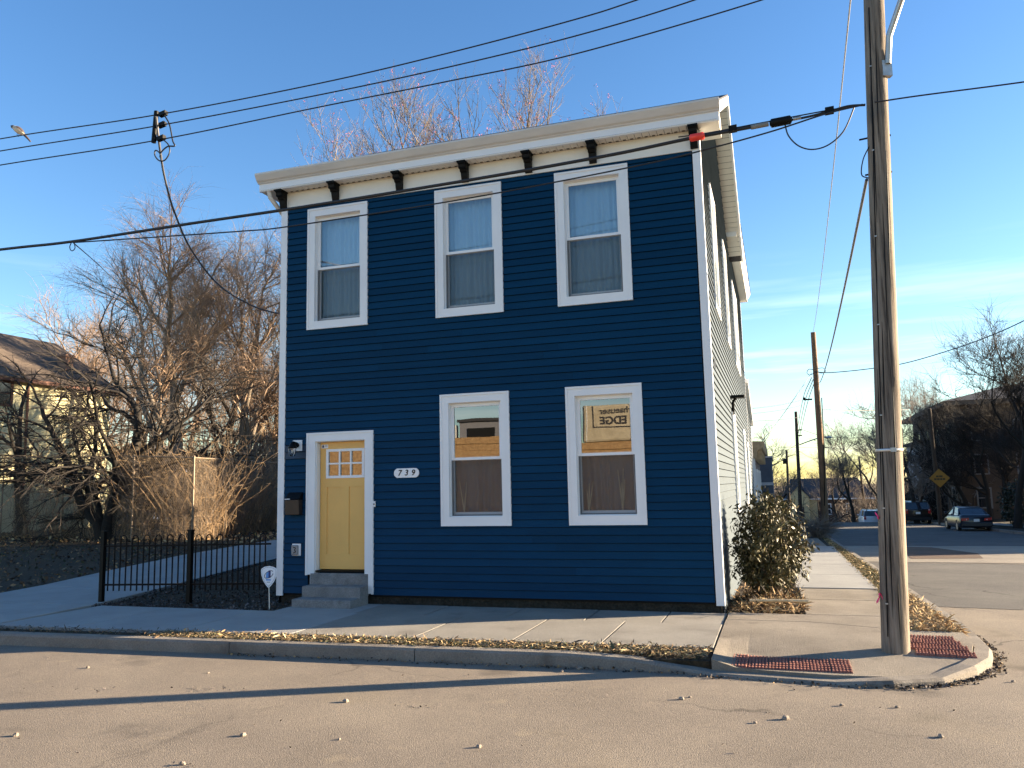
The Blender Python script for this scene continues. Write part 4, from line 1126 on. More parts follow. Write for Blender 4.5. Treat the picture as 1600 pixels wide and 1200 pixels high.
def chain_fence():
    # posts and rails: along y, then bending towards the house side
    P = [on_ground(-60, 838), on_ground(0, 838), on_ground(205, 843), on_ground(300, 844), on_ground(400, 830), on_ground(470, 826)]
    P = [np.array([p[0], p[1], gz(p[0], p[1])]) for p in P]
    def top(u, v, q):
        d = ray(u, v); t = math.hypot(q[0] - CAM[0], q[1] - CAM[1]) / math.hypot(d[0], d[1]); return (CAM + d * t)[2]
    tops = [top(-60, 715, P[0]), top(0, 716, P[1]), top(205, 713, P[2]), top(300, 715, P[3]), top(400, 721, P[4]), top(470, 726, P[5])]
    root = thing('chain_link_fence', 'rusty chain link fence with top rail at the back of the lawn', 'fence', tuple(P[2]))
    o = P[2]
    m_r = mat('fence_steel', (.26, .20, .14), .6, .3, 6, metal=.4)
    posts = []
    for i in range(len(P) - 1):
        n = max(1, int(np.linalg.norm(P[i + 1] - P[i]) / 3.4))
        for k in range(n):
            t = k / n; posts.append((P[i] * (1 - t) + P[i + 1] * t, tops[i] * (1 - t) + tops[i + 1] * t))
    posts.append((P[-1], tops[-1]))
    for p, z in posts:
        q = p - o; b = MB(); b.tube([(q[0], q[1], q[2] - .2), (q[0], q[1], z - o[2] + .03)], .032, 8); b.ball((q[0], q[1], z - o[2] + .04), .04, 8, 4); b.build('post', m_r, root)
    S = []
    for i in range(len(P) - 1):
        a = np.array([*P[i][:2], tops[i]]) - o; c = np.array([*P[i + 1][:2], tops[i + 1]]) - o
        b = MB(); b.tube([a, c], .024, 6); b.build('top_rail', m_r, root)
        L = np.linalg.norm(P[i + 1][:2] - P[i][:2]); H0 = tops[i] - P[i][2]; e = (P[i + 1] - P[i]) / L
        g = .105
        k = -H0
        while k < L:
            for sg in (1, -1):
                s0, s1 = k, k + H0; z0, z1 = 0, H0
                if sg < 0: z0, z1 = H0, 0
                a0, a1 = max(s0, 0), min(s1, L)
                if a1 <= a0: continue
                f0 = (a0 - s0) / (s1 - s0); f1 = (a1 - s0) / (s1 - s0)
                p0 = P[i] + e * a0 - o; p1 = P[i] + e * a1 - o
                S.append((*p0[:2], p0[2] + z0 + (z1 - z0) * f0 + .02, *p1[:2], p1[2] + z0 + (z1 - z0) * f1 + .02, .0046, .0046))
            k += g
    me = segs_mesh('wire_mesh', S, m_r); w = link_mesh('wire_mesh', me, root); w['kind'] = 'stuff'
    # brush, vines and saplings tangled in the fence
    S = []; mi = []
    for i in range(1, len(P) - 1):
        L = np.linalg.norm(P[i + 1] - P[i]); H = tops[i] - P[i][2]
        n = int(L * {1: 18, 2: 45, 3: 85, 4: 85}[i])
        for _ in range(n):
            t = RNG.random(); p = P[i] * (1 - t) + P[i + 1] * t + np.array([RNG.gauss(0, .25) - .1, abs(RNG.gauss(0.25, .6)), 0])
            d = np.array([RNG.gauss(0, .28), RNG.gauss(0, .28), 1.0]); h = H * RNG.uniform(.35, 1.5); r = RNG.uniform(.004, .012)
            k = 6; m_ = 0 if RNG.random() < .6 else 1
            for s in range(k):
                q = p + d / np.linalg.norm(d) * h / k
                S.append((*p, *q, r * (1 - s / k * .6), r * (1 - (s + 1) / k * .6))); mi.append(m_)
                for _ in range(RNG.choice([1, 1, 2])):        # side twigs, tangled
                    e = np.array([RNG.gauss(0, 1), RNG.gauss(0, 1), RNG.gauss(.25, .7)]); e /= np.linalg.norm(e); l = RNG.uniform(.12, .5)
                    S.append((*q, *(q + e * l), .0045, .002)); mi.append(0 if RNG.random() < .6 else 1)
                p = q
                d = d + np.array([RNG.gauss(0, .26), RNG.gauss(0, .26), RNG.gauss(.03, .15)])
    me = segs_mesh('brush', S, [m_vine, m_twig_grey], mi)
    tag(link_mesh('brush', me), 'tangle of tan dry vines and brush behind the chain link fence', 'brush', kind='stuff')
chain_fence()

# ================================================================== TREES
def grow(rng, h, trunk_r, levels=5, spread=.55, up=.25, droop=0.0, nsplit=(3, 4), wob=.16, first=.32, twig_r=.006, limbs=None, lean=(0, 0), ratio=.68, dens=1.0, extra=0, H=None, spray=0, slen=.9, sdroop=.5, sr=.006):
    """returns limb paths [(pts, radii)], twig segments and twig tips; base at origin"""
    limbs_, segs, tips = [], [], []
    def branch(p, d, L, r, lev):
        n = 5 if lev < 2 else 4
        pts = [p.copy()]; rr = [r]
        d = d / np.linalg.norm(d)
        for i in range(n):
            g = -droop * (lev / levels) ** 1.5
            d = d + np.array([rng.gauss(0, wob), rng.gauss(0, wob), rng.gauss(0, wob * .7) + (up * .3 if lev else .25) + g])
            d /= np.linalg.norm(d)
            p = p + d * L / n; pts.append(p.copy()); rr.append(max(twig_r * .5, r * (1 - (i + 1) / n * (.45 if lev < levels - 1 else .75))))
        if lev <= 1: limbs_.append((pts, rr))
        else:
            for i in range(n): segs.append((*pts[i], *pts[i + 1], rr[i], rr[i + 1]))
        if lev >= levels - 1:
            tips.extend(pts[1:]); return
        k = rng.randint(*nsplit) + (1 if lev >= 2 else 0) + (extra if lev == 1 else 0)
        for j in range(int(k * (dens if lev >= 1 else 1) + rng.random())):
            t = rng.uniform(first if lev == 0 else .25, 1.0); i = min(int(t * n), n - 1); f = t * n - i
            q = pts[i] * (1 - f) + pts[i + 1] * f
            a = rng.uniform(0, 2 * math.pi)
            side = np.array([math.cos(a), math.sin(a), 0.0]); side -= d * (side @ d)
            nd = d * (1 - spread) + side * spread * rng.uniform(.7, 1.35) + np.array([0, 0, up * .4])
            branch(q, nd, L * ratio * rng.uniform(.7, 1.15) * (1.1 - .35 * t if lev == 0 else 1), max(twig_r, rr[i] * .63), lev + 1)
        if lev < levels - 1:
            branch(pts[-1], d + np.array([rng.gauss(0, .2), rng.gauss(0, .2), .1]), L * ratio * .9, rr[-1] * .95, lev + 1)
    d0 = np.array([lean[0], lean[1], 1.0])
    if limbs:
        for (dx, dy, l, r) in limbs: branch(np.zeros(3), np.array([dx, dy, 1.0]), l, r, 0)
    else: branch(np.zeros(3), d0, h, trunk_r, 0)
    segs = np.array(segs)
    if H:
        k = H / max(segs[:, [2, 5]].max(), 1e-6)
        segs[:, :6] *= k; tips = [t * k for t in tips]; limbs_ = [([p * k for p in ps], rr) for ps, rr in limbs_]
    if spray:          # fine hanging or upright twigs all through the crown
        g = np.random.default_rng(rng.randint(0, 9999))
        L = np.linalg.norm(segs[:, 3:6] - segs[:, :3], axis=1); i = g.choice(len(segs), spray, p=L / L.sum())
        t = g.uniform(0, 1, (spray, 1)); p = segs[i, :3] * (1 - t) + segs[i, 3:6] * t
        d = (segs[i, 3:6] - segs[i, :3]) / L[i][:, None] + g.normal(0, .55, (spray, 3)); d /= np.linalg.norm(d, axis=1, keepdims=True)
        l = slen * g.uniform(.35, 1.25, (spray, 1)); out = []
        for s_ in range(2):
            q = p + d * l / 2
            out.append(np.concatenate([p, q, np.full((spray, 1), sr * (1 - s_ * .4)), np.full((spray, 1), sr * (1 - (s_ + 1) * .4))], 1))
            p = q; d = d + np.array([0, 0, -sdroop]) + g.normal(0, .22, (spray, 3)); d /= np.linalg.norm(d, axis=1, keepdims=True)
        tips = [q for q in p]
        segs = np.concatenate([segs] + out, 0)
    return limbs_, segs, tips

def tree(name, label, cat, loc, params, mb_, mt, group=None, buds=None, bud_mat=None, rotz=0, flare=1.35, seed=1):
    t = thing(name, label, cat, tuple(loc), rotz, group)
    limbs_, segs, tips = grow(random.Random(seed), **params)
    b = MB()
    for pts, rr in limbs_:
        rr = list(rr)
        if pts[0][2] < .01 and rr[0] > .06: rr[0] *= flare; pts = [pts[0] - np.array([0, 0, .25])] + list(pts[1:])
        b.tube(pts, rr, 8 if rr[0] > .08 else 5)
    b.build('trunk', mb_, t)
    me = segs_mesh('crown', segs, mt); link_mesh('crown', me, t)
    if buds:
        tp = np.array(tips)
        idx = NR.integers(0, len(tp), buds); p = tp[idx] + NR.normal(0, .05, (buds, 3))
        me = leaf_mesh('buds', p, NR.uniform(.035, .075, buds), bud_mat, flat=0, asp=.6)
        o = link_mesh('buds', me, t); o['kind'] = 'stuff'
    return t

def trees():
    G = lambda p: (p[0], p[1], gz(p[0], p[1]) - .05)
    def place(u, v, y, vtop):
        p = on_y(u, v, y); b_ = G(p); return b_, on_y(u, vtop, y)[2] - b_[2]
    b_, H = place(166, 838, 13.0, 428)
    tree('forked_tree', 'dark bare forked tree with low arching limbs before the pale yellow house', 'tree', b_,
         dict(h=5, H=H, trunk_r=.3, levels=5, spread=.60, up=.04, droop=.16, nsplit=(3, 4), wob=.20, first=.12, ratio=.72, twig_r=.008, spray=400, slen=.8, sdroop=.3, sr=.006,
              limbs=[(-.5, .1, 5.2, .22), (.05, .15, 6.2, .25), (-.95, -.2, 4.2, .15), (.25, 0, 5.2, .15), (-.25, -.35, 5.0, .14)]), m_bark_dk, m_twig_dk, seed=5)
    b_, H = place(279, 832, 17.5, 305)
    tree('tall_tree', 'tallest bare tree with fine tan hanging twigs left of the house', 'tree', b_,
         dict(h=8.5, H=H, trunk_r=.30, levels=6, spread=.50, up=.30, droop=.16, nsplit=(3, 4), wob=.14, first=.22, ratio=.70, twig_r=.008, spray=8500, slen=1.2, sdroop=.35, sr=.0046), m_bark, m_twig, seed=12)
    b_, H = place(372, 826, 20.5, 318)
    tree('leaning_tree', 'bare tree with pale leaning trunk beside the house corner', 'tree', b_,
         dict(h=8.6, H=H, trunk_r=.30, levels=6, spread=.5, up=.28, droop=.12, nsplit=(3, 4), wob=.15, first=.25, ratio=.68, twig_r=.008, lean=(-.12, 0), spray=8000, slen=1.2, sdroop=.3, sr=.0046), m_bark, m_twig, seed=21)
    b_, H = place(335, 824, 27, 345)
    tree('background_tree', 'thin straight bare tree behind the tallest tree', 'tree', b_,
         dict(h=9, H=H, trunk_r=.24, levels=5, spread=.45, up=.3, droop=.1, nsplit=(4, 5), wob=.12, first=.3, ratio=.66, twig_r=.011, spray=3000, slen=1.5, sdroop=.3, sr=.009), m_bark_dk, m_twig_grey, seed=31, group='bare trees behind the chain link fence')
    for i, (u, v, y, vt, s, lab) in enumerate(((222, 828, 28, 372, 41, 'bare tan tree behind the chain link fence, left of the tallest tree'), (425, 822, 26, 345, 42, 'bare grey tree partly hidden by the left corner of the house'),
                                              (128, 826, 34, 440, 43, 'bare tan tree behind the chimney of the pale yellow house'), (300, 822, 34, 400, 44, 'bare grey tree far behind the tallest tree'), (75, 826, 40, 470, 45, 'bare tan tree showing left of the chimney of the pale yellow house'))):
        b_, H = place(u, v, y, vt)
        tree('background_tree', lab, 'tree', b_, dict(h=9, H=H, trunk_r=.22, levels=5, spread=.5, up=.28, droop=.12, nsplit=(4, 5), wob=.15, first=.2, ratio=.67, twig_r=.011, spray=3000, slen=1.5, sdroop=.3, sr=.009), m_bark_dk, m_twig if i % 2 == 0 else m_twig_grey,
             seed=s, group='bare trees behind the chain link fence')
    # ivy stump at far left
    p = on_y(32, 838, 15.5)
    t = tree('ivy_trunk', 'dark ivy wrapped trunk at the far left of the lawn', 'tree', G(p), dict(h=4.4, trunk_r=.2, levels=4, spread=.6, up=.1, droop=.1, nsplit=(3, 4), wob=.07, first=.6, ratio=.55, twig_r=.008), m_bark_dk, m_twig_dk, seed=50)
    n = 1800; z = NR.uniform(0, 3.9, n); a = NR.uniform(0, 6.28, n); r = .2 + NR.uniform(0, .16, n) * (.6 + .4 * np.sin(z * 3))
    me = leaf_mesh('ivy', np.stack([r * np.cos(a), r * np.sin(a), z], 1), .09, m_bark_dk)
    o = link_mesh('ivy', me, t); o['kind'] = 'stuff'
    # maples in red bud behind the roof
    labs = ['tall red budded tree behind the roof with a dark forked trunk, highest above the cornice', 'red budded tree showing above the middle left of the roof', 'red budded tree peeping over the left end of the cornice', 'small pale red budded tree top at the right above the cornice', 'red budded tree between the two taller ones above the cornice', 'red budded tree just right of the highest one above the cornice']
    for i, (u, y, vt, s) in enumerate(((775, 22, 112, 61), (628, 24, 132, 62), (480, 22, 238, 63), (897, 23, 128, 164), (712, 26, 135, 65), (838, 25, 105, 66))):
        p = on_y(u, 700, y); zt = on_y(u, vt, y)[2]
        base = (p[0], p[1], gz(p[0], p[1]) - .05); H = zt - base[2]
        tree('budding_tree', labs[i], 'tree', base, dict(h=H * .47, H=H, trunk_r=.24, levels=6, spread=.50, up=.38, droop=0, nsplit=(3, 3), wob=.12, first=.5, ratio=.66, twig_r=.010, spray=300, slen=.9, sdroop=-.12, sr=.007), m_bark, m_twig_grey,
             group='red budded trees behind the house', buds=2600, bud_mat=m_bud, seed=s)
    # right side, across the side street
    for i, (u, v, d, vt, s, lab, dk, lv) in enumerate((
            (1432, 800, 62, 590, 71, 'bare tree behind the black parked vehicle', 0, 6), (1458, 800, 74, 578, 72, 'bare tree rising behind the yellow diamond sign', 0, 6),
            (1500, 800, 82, 560, 73, 'bare tree at the left end of the brown apartment block', 0, 5), (1590, 830, 44, 458, 74, 'large dark bare tree right of the parked sedan, reaching out of the picture', 1, 6),
            (1335, 812, 84, 655, 75, 'round bare tree beyond the crest of the side street', 0, 6), (1310, 813, 100, 695, 76, 'low bare tree beyond the crest, left of the round one', 0, 6), (1405, 812, 78, 606, 77, 'bare tree just right of the big utility pole', 0, 6),
            (1548, 822, 60, 600, 78, 'dark bare tree in front of the brown apartment block', 1, 6), (1200, 812, 66, 660, 79, 'small bare tree behind the blue grey storefront', 0, 5), (1385, 812, 92, 640, 80, 'bare tree half hidden behind the big utility pole', 0, 5),
            (1518, 822, 64, 618, 81, 'dark bare tree between the diamond sign and the apartment block', 1, 6), (1575, 826, 58, 600, 82, 'dark bare tree before the right half of the apartment block', 1, 6))):
        P_ = CAM + ray(u, v) * d
        z = z_side(P_[1]) - .05; H = (CAM + ray(u, vt) * d)[2] - z
        tree('street_tree', lab, 'tree', (P_[0], P_[1], z), dict(h=5, H=H, trunk_r=.2, levels=lv, spread=.56, up=.25, droop=.04, nsplit=(3, 3), wob=.15, first=.2, ratio=.70, twig_r=.013, spray=2600 if dk else 1500, slen=1.4, sdroop=.0, sr=.007), m_bark_dk, m_twig_dk if dk else m_twig_grey,
             group='bare trees along the side street', seed=s)
trees()

def far_woods():
    S = []; mi = []
    rng = random.Random(3)
    def bushy(x, y, z, h, w, n):
        for _ in range(n):
            a = rng.uniform(0, 6.28); t = rng.random() ** .6
            p = np.array([x + rng.gauss(0, w * .18), y + rng.gauss(0, w * .18), z + h * rng.uniform(0, .35)])
            q = np.array([x + math.cos(a) * w * t * .5, y + math.sin(a) * w * t * .5, z + h * (rng.uniform(.45, 1.0) * (1 - .35 * t * t))])
            m = (p + q) / 2 + np.array([0, 0, h * .08])
            r = h * .005
            S.append((*p, *m, r * 1.6, r)); S.append((*m, *q, r, r * .4)); k = rng.choice([0, 0, 1]); mi.extend([k, k])
            for _ in range(3):
                f = rng.random(); b0 = m * (1 - f) + q * f; b1 = b0 + np.array([rng.gauss(0, w * .09), rng.gauss(0, w * .09), abs(rng.gauss(0, h * .09))])
                S.append((*b0, *b1, r * .6, r * .25)); mi.append(k)
    for _ in range(150):
        y = rng.uniform(100, 420); x = CAM[0] + (y - CAM[1]) * rng.uniform(-.06, .30) + rng.uniform(-10, 10)
        z = -9.2; top = 2.0 + (y - 100) / 320 * 5.0
        bushy(x, y, z, (top - z) * rng.uniform(.75, 1.06), (top - z) * .9, 30)
    for _ in range(60):
        y = rng.uniform(70, 110); x = CAM[0] + (y - CAM[1]) * rng.uniform(.08, .22); z = gz(x, y) - .3
        dv = np.array([x, y, z]) - CAM; uu = 800 + FPX * (dv @ _r2) / (dv @ _f)
        if 1315 < uu < 1400 and y < 92: continue
        bushy(x, y, z, rng.uniform(3, 5.5), 5, 34)
    for _ in range(46):      # thicket on the far side of the street, in the shade
        y = rng.uniform(62, 100); x = rng.uniform(21, 42) + (y - 62) * .3; z = z_side(y) - .1
        bushy(x, y, z, rng.uniform(3, 6), 4.5, 36)
    me = segs_mesh('far_woods', S, [m_twig_dk, m_twig_grey], mi)
    tag(link_mesh('far_woods', me), 'brown mass of bare woods in the valley beyond the crest of the side street', 'woods', kind='stuff')
    S = []; mi = []
    for _ in range(70):
        y = rng.uniform(38, 95); x = rng.uniform(-75, -8) - (y - 38) * .35; z = gz(x, y) - .1
        bushy(x, y, z, rng.uniform(4, 7.5), 5, 36)
    for _ in range(60):
        u = rng.uniform(180, 445); y = rng.uniform(20, 34); p = on_y(u, 825, y); bushy(p[0], p[1], gz(p[0], p[1]) - .1, rng.uniform(3, 6.5), 3.4, 34)
    me = segs_mesh('back_thicket', S, [m_twig_grey, m_vine], mi)
    tag(link_mesh('back_thicket', me), 'brown thicket far behind the chain link fence', 'thicket', kind='stuff')
far_woods()

def bush():
    base = (7.62, 1.25, z_side(1.25)); t = thing('shrub', 'tall leafy olive shrub growing against the side wall by the corner', 'shrub', base)
    rng = random.Random(5); S = []; tips = []
    for i in range(95):
        a = rng.uniform(0, 6.28); tl = rng.uniform(.12, .66)
        p = np.array([rng.gauss(0, .1), rng.gauss(0, .14), 0]); h = rng.uniform(.5, 1.72) * (1.12 - tl * .75)
        ph = rng.uniform(0, 1.95); e = np.array([math.cos(a) * math.sin(ph) * .52 + .04, math.sin(a) * math.sin(ph) * .72, .72 + .82 * math.cos(ph) + rng.uniform(-.12, .1)]); k = 7; prev = p
        for s in range(1, k + 1):
            f = s / k; q = p * (1 - f) + e * f; q = q + np.array([rng.gauss(0, .03), rng.gauss(0, .03), .16 * math.sin(f * math.pi)])
            S.append((*prev, *q, .009 * (1 - f * .7), .009 * (1 - f * .75))); prev = q
            if f > .22: tips += [q + np.array([rng.gauss(0, .055), rng.gauss(0, .07), rng.gauss(0, .05)]) for _ in range(17)]
    link_mesh('stems', segs_mesh('stems', S, m_twig_grey), t)
    tips = np.array(tips); tips = tips[tips[:, 0] > -.58]; tips[:, 2] = np.maximum(tips[:, 2], .05)
    me = leaf_mesh('leaves', tips, NR.uniform(.055, .11, len(tips)), [m_shrub_leaf, m_shrub_leaf2], NR.choice([0, 0, 1], len(tips)), droop=(0, 0, -.55), asp=.36)
    o = link_mesh('leaves', me, t); o['kind'] = 'stuff'
    n = 9000; x = np.where(NR.uniform(0, 1, n) < .5, NR.normal(7.6, .27, n), NR.uniform(7.04, 8.05, n)); y = np.where(NR.uniform(0, 1, n) < .5, NR.normal(.95, .5, n), NR.uniform(0.02, 9, n))
    k = (x > 7.04) & (x < 8.12) & (y > -.0) & (y < 9); x, y = x[k], y[k]
    zz = np.array([z_side(b) for b in y]) - .01 + np.abs(NR.normal(0, .09, len(x))) * np.exp(-((x - 7.6) / .35) ** 2 - (np.maximum(y - 1.2, 0) / 1.2) ** 2)
    me = leaf_mesh('dead_grass', np.stack([x, y, zz], 1), NR.uniform(.04, .17, len(x)), [m_leaf_pale, m_leaf_dry, m_leaf_dark], NR.choice([0, 1, 1, 2, 2], len(x)), flat=.45, asp=.13)
    tag(link_mesh('dead_grass', me), 'pile of pale dead grass and leaves at the foot of the shrub', 'dead grass', kind='stuff')
    b = MB(); b.tube([(7.35, .12, .03), (7.75, .14, .035), (8.1, .17, .03)], [.022, .02, .024], 6)
    tag(b.build('stick', mat('stick_pale', (.55, .42, .25), .8, .2, 8)), 'pale stripped stick lying in front of the shrub', 'stick')
    # small dry bush at the foot of the second pole
    base = (9.35, 26.5, z_side(26.5)); t = thing('dry_bush', 'low dry twiggy bush by the foot of the leaning pole', 'bush', base)
    S = []
    for i in range(150):
        a = rng.uniform(0, 6.28); r = rng.uniform(.2, 1.25); p = np.array([rng.gauss(0, .25), rng.gauss(0, .3), 0.]); q = np.array([math.cos(a) * r, math.sin(a) * r, rng.uniform(.2, .95)])
        m = (p + q) / 2 + np.array([0, 0, .15]); S += [(*p, *m, .01, .008), (*m, *q, .008, .004)]
        for _ in range(3):
            e = q + np.array([rng.gauss(0, .2), rng.gauss(0, .2), rng.gauss(.05, .15)]); S.append((*m, *e, .006, .003))
    link_mesh('twigs', segs_mesh('twigs', S, m_twig_grey), t)
bush()

# ================================================================== POLES AND WIRES
def wood_mat():
    m = mat('pole_wood', (0.30, 0.23, 0.165), 0.88, 0.0, 2.0, 0.9, 26, col2=(0.15, 0.115, 0.085), scale=5.0, stretch=(1.6, 1.6, .22)) if False else None
    name = 'pole_wood'
    m = bpy.data.materials.new(name); m.use_nodes = True; nt = m.node_tree; b = nt.nodes['Principled BSDF']; b.inputs['Roughness'].default_value = .9; b.inputs['Specular IOR Level'].default_value = .25
    g = nt.nodes.new('ShaderNodeNewGeometry'); mp_ = nt.nodes.new('ShaderNodeMapping'); mp_.inputs['Scale'].default_value = (14, 14, .55); nt.links.new(g.outputs['Position'], mp_.inputs[0])
    n = nt.nodes.new('ShaderNodeTexNoise'); n.inputs['Scale'].default_value = 1.6; n.inputs['Detail'].default_value = 9; n.inputs['Roughness'].default_value = .7; nt.links.new(mp_.outputs[0], n.inputs[0])
    n2 = nt.nodes.new('ShaderNodeTexNoise'); n2.inputs['Scale'].default_value = 1.3; n2.inputs['Detail'].default_value = 5; nt.links.new(g.outputs['Position'], n2.inputs[0])
    r = nt.nodes.new('ShaderNodeValToRGB'); e = r.color_ramp.elements; e[0].position = .34; e[0].color = (.055, .045, .038, 1); e[1].position = .68; e[1].color = (.31, .265, .215, 1)
    q = e.new(.48); q.color = (.195, .163, .13, 1)
    nt.links.new(n.outputs[0], r.inputs[0])
    mxn = nt.nodes.new('ShaderNodeMix'); mxn.data_type = 'RGBA'; mxn.blend_type = 'MULTIPLY'; mxn.inputs['Factor'].default_value = .7
    r2 = nt.nodes.new('ShaderNodeValToRGB'); r2.color_ramp.elements[0].position = .35; r2.color_ramp.elements[0].color = (.62, .60, .60, 1); r2.color_ramp.elements[1].position = .65; r2.color_ramp.elements[1].color = (1.1, 1.05, 1, 1)
    nt.links.new(n2.outputs[0], r2.inputs[0]); nt.links.new(r.outputs[0], mxn.inputs[6]); nt.links.new(r2.outputs[0], mxn.inputs[7]); nt.links.new(mxn.outputs[2], b.inputs['Base Color'])
    bp = nt.nodes.new('ShaderNodeBump'); bp.inputs['Strength'].default_value = 1.0; bp.inputs['Distance'].default_value = .012; nt.links.new(n.outputs[0], bp.inputs['Height']); nt.links.new(bp.outputs[0], b.inputs['Normal'])
    return m
m_wood_pole = wood_mat()
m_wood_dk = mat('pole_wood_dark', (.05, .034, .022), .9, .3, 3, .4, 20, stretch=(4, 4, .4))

PB = on_ground(1400, 1018)
PTOP = on_y(1365.5, 0, PB[1])
def pole_at(z):
    t = (z - PB[2]) / (PTOP[2] - PB[2]); return np.array([PB[0] + (PTOP[0] - PB[0]) * t, PB[1], z])
def pole_r(z): return .137 - .0042 * z
def near_pole():
    t = thing('utility_pole', 'big weathered wooden utility pole at the street corner', 'utility pole', tuple(PB))
    o = PB
    rng = random.Random(4)
    n = 28; v = []; zs_ = list(np.linspace(-.3, 10.4, 46))
    ph = [rng.gauss(0, 1) for _ in range(n)]
    for z in zs_:
        c = pole_at(z) - o; r = pole_r(z)
        for k in range(n):
            a = 2 * math.pi * k / n
            rr = r * (1 + .012 * ph[k] + .010 * math.sin(3 * a + z * .7) + .006 * rng.gauss(0, 1))
            v.append((c[0] + rr * math.cos(a), c[1] + rr * math.sin(a), c[2]))
    f = [(i * n + k, i * n + (k + 1) % n, (i + 1) * n + (k + 1) % n, (i + 1) * n + k) for i in range(len(zs_) - 1) for k in range(n)]
    b = MB(); b.add(v, f, 0, True); b.add(v[-n:], [tuple(range(n))]); b.build('shaft', m_wood_pole, t)
    # drying crack and ground wire down the face towards the camera
    def on_face(z, ang, k=1.0): c = pole_at(z) - o; r = pole_r(z) * k; return (c[0] + r * math.cos(ang), c[1] + r * math.sin(ang), c[2])
    A0 = R(-128)
    b = MB(); b.tube([on_face(z, A0 + .03 * math.sin(z * 1.3) + .0 * z, 1.005) for z in np.linspace(.02, 6.9, 40)], .0065, 6); b.build('ground_wire', m_black, t)
    for ang, za, zb in ((-104, .2, 1.5), (-72, 1.1, 2.6), (-112, 2.2, 3.3), (-88, 3.0, 4.6), (-60, 3.8, 5.2), (-120, 4.4, 5.9), (-95, 5.3, 6.6), (-80, .0, .7), (-140, 1.4, 2.8)):
        b = MB(); zz = np.linspace(za, zb, 9); a_ = R(ang)
        b.tube([on_face(z, a_ + .03 * math.sin(z * 2.1 + ang), .995) for z in zz], [.0015 + .006 * math.sin(math.pi * k / 8) for k in range(9)], 5); b.build('split', m_black, t)
    b = MB()
    for z0 in np.linspace(.35, 6.2, 7):
        c = on_face(z0, A0, 1.02); b.obox(c, (.012, 0, 0), (0, .012, 0), (0, 0, .006))
    b.build('wire_staple', m_galv, t)
    b = MB(); z = 1.93; c = pole_at(z) - o; r = pole_r(z) * 1.035
    b.lathe((c[0], c[1], c[2]), [(r - .004, -.014), (r + .004, -.014), (r + .004, .014), (r - .004, .014)], 26); b.build('strap', mat('strap_steel', (.62, .62, .60), .35, .1, 6, metal=.5), t)
    c = on_face(z, R(-80), 1.06); b = MB(); b.obox(c, (.028, 0, 0), (0, .012, 0), (0, 0, .022)); b.build('strap_buckle', m_galv, t)
    # lamp bracket arm
    z = 6.15; c = np.array(on_face(z, R(-35), 1.0)); b = MB(); b.obox(c, (.05, .02, 0), (-.012, .03, 0), (0, 0, .09)); b.build('arm_plate', m_galv, t)
    b = MB(); b.tube([c + np.array([.02, -.02, .05]), c + np.array([.05, -.05, .35]), c + np.array([.25, -.2, .85]), c + np.array([.8, -.7, 1.25]), c + np.array([1.8, -1.6, 1.45])], .034, 10); b.build('lamp_arm', m_galv, t)
    b = MB(); b.lathe((*(c + np.array([1.95, -1.75, 1.42])),), [(0, .08), (.12, .06), (.16, -.02), (.1, -.08), (0, -.09)], 12); b.build('lamp_head', m_galv, t)
    b = MB()
    for z in (5.0, 5.42):
        cc = pole_at(z) - o
        for a, l_ in ((R(175), .2 if z > 5.2 else .15), (R(5), .125)): b.tube([(cc[0], cc[1], cc[2]), (cc[0] + l_ * math.cos(a), cc[1] + l_ * math.sin(a), cc[2] - .01)], .011, 6)
    b.build('bolt', m_iron, t)
    mp_ = mat('pink_ribbon', (.85, .05, .22), .6, .05)
    for zc in (1.22, .44):
        b = MB(); rng2 = random.Random(int(zc * 100))
        c = on_face(zc, R(-165), 1.02)
        for k in range(4):
            d = np.array([rng2.uniform(-.06, .03), -.03, rng2.uniform(-.09, .07)]); w = np.array([.0, .0, .012])
            e = np.array(c) + d; m_ = np.array(c) + d * .5 + np.array([0, -.02, 0])
            b.add([np.array(c) - w, np.array(c) + w, m_ + w, m_ - w, e - w, e + w], [(0, 1, 2, 3), (3, 2, 5, 4)])
        b.build('ribbon', mp_, t)
    # pole top cross arm, above the picture
    b = MB(); c = pole_at(9.6) - o; b.box(c[0] - .06, c[0] + .06, c[1] - 1.1, c[1] + 1.1, c[2] - .06, c[2] + .06); b.build('cross_arm', m_wood_dk, t)
near_pole()

def cat_pts(P, per=10):
    P = [np.asarray(p, float) for p in P]; out = []
    Q = [2 * P[0] - P[1]] + P + [2 * P[-1] - P[-2]]
    for i in range(1, len(Q) - 2):
        for k in range(per):
            t = k / per
            out.append(.5 * ((2 * Q[i]) + (-Q[i - 1] + Q[i + 1]) * t + (2 * Q[i - 1] - 5 * Q[i] + 4 * Q[i + 1] - Q[i + 2]) * t * t + (-Q[i - 1] + 3 * Q[i] - 3 * Q[i + 1] + Q[i + 2]) * t ** 3))
    out.append(P[-1]); return out
def wire(name, label, pts, r, m=None, cat='cable', group=None, per=10, n=6):
    b = MB(); b.tube(cat_pts(pts, per), r, n); o = b.build(name, m or m_wire)
    return tag(o, label, cat, group)
def sagged(a, b, sag, n=9):
    a, b = np.asarray(a, float), np.asarray(b, float)
    return [a * (1 - t) + b * t - np.array([0, 0, 4 * sag * t * (1 - t)]) for t in np.linspace(0, 1, n)]

P2B = np.array([9.75, 36.5, z_side(36.5)]); 
def at_d(u, v, d): return CAM + ray(u, v) * d
D2 = float((P2B - CAM) @ _f)
P2B = at_d(1290, 824, D2); P2T = at_d(1270.5, 519, D2)
D3, D4, D5, D6 = 74.0, 92.0, 100.0, 58.5

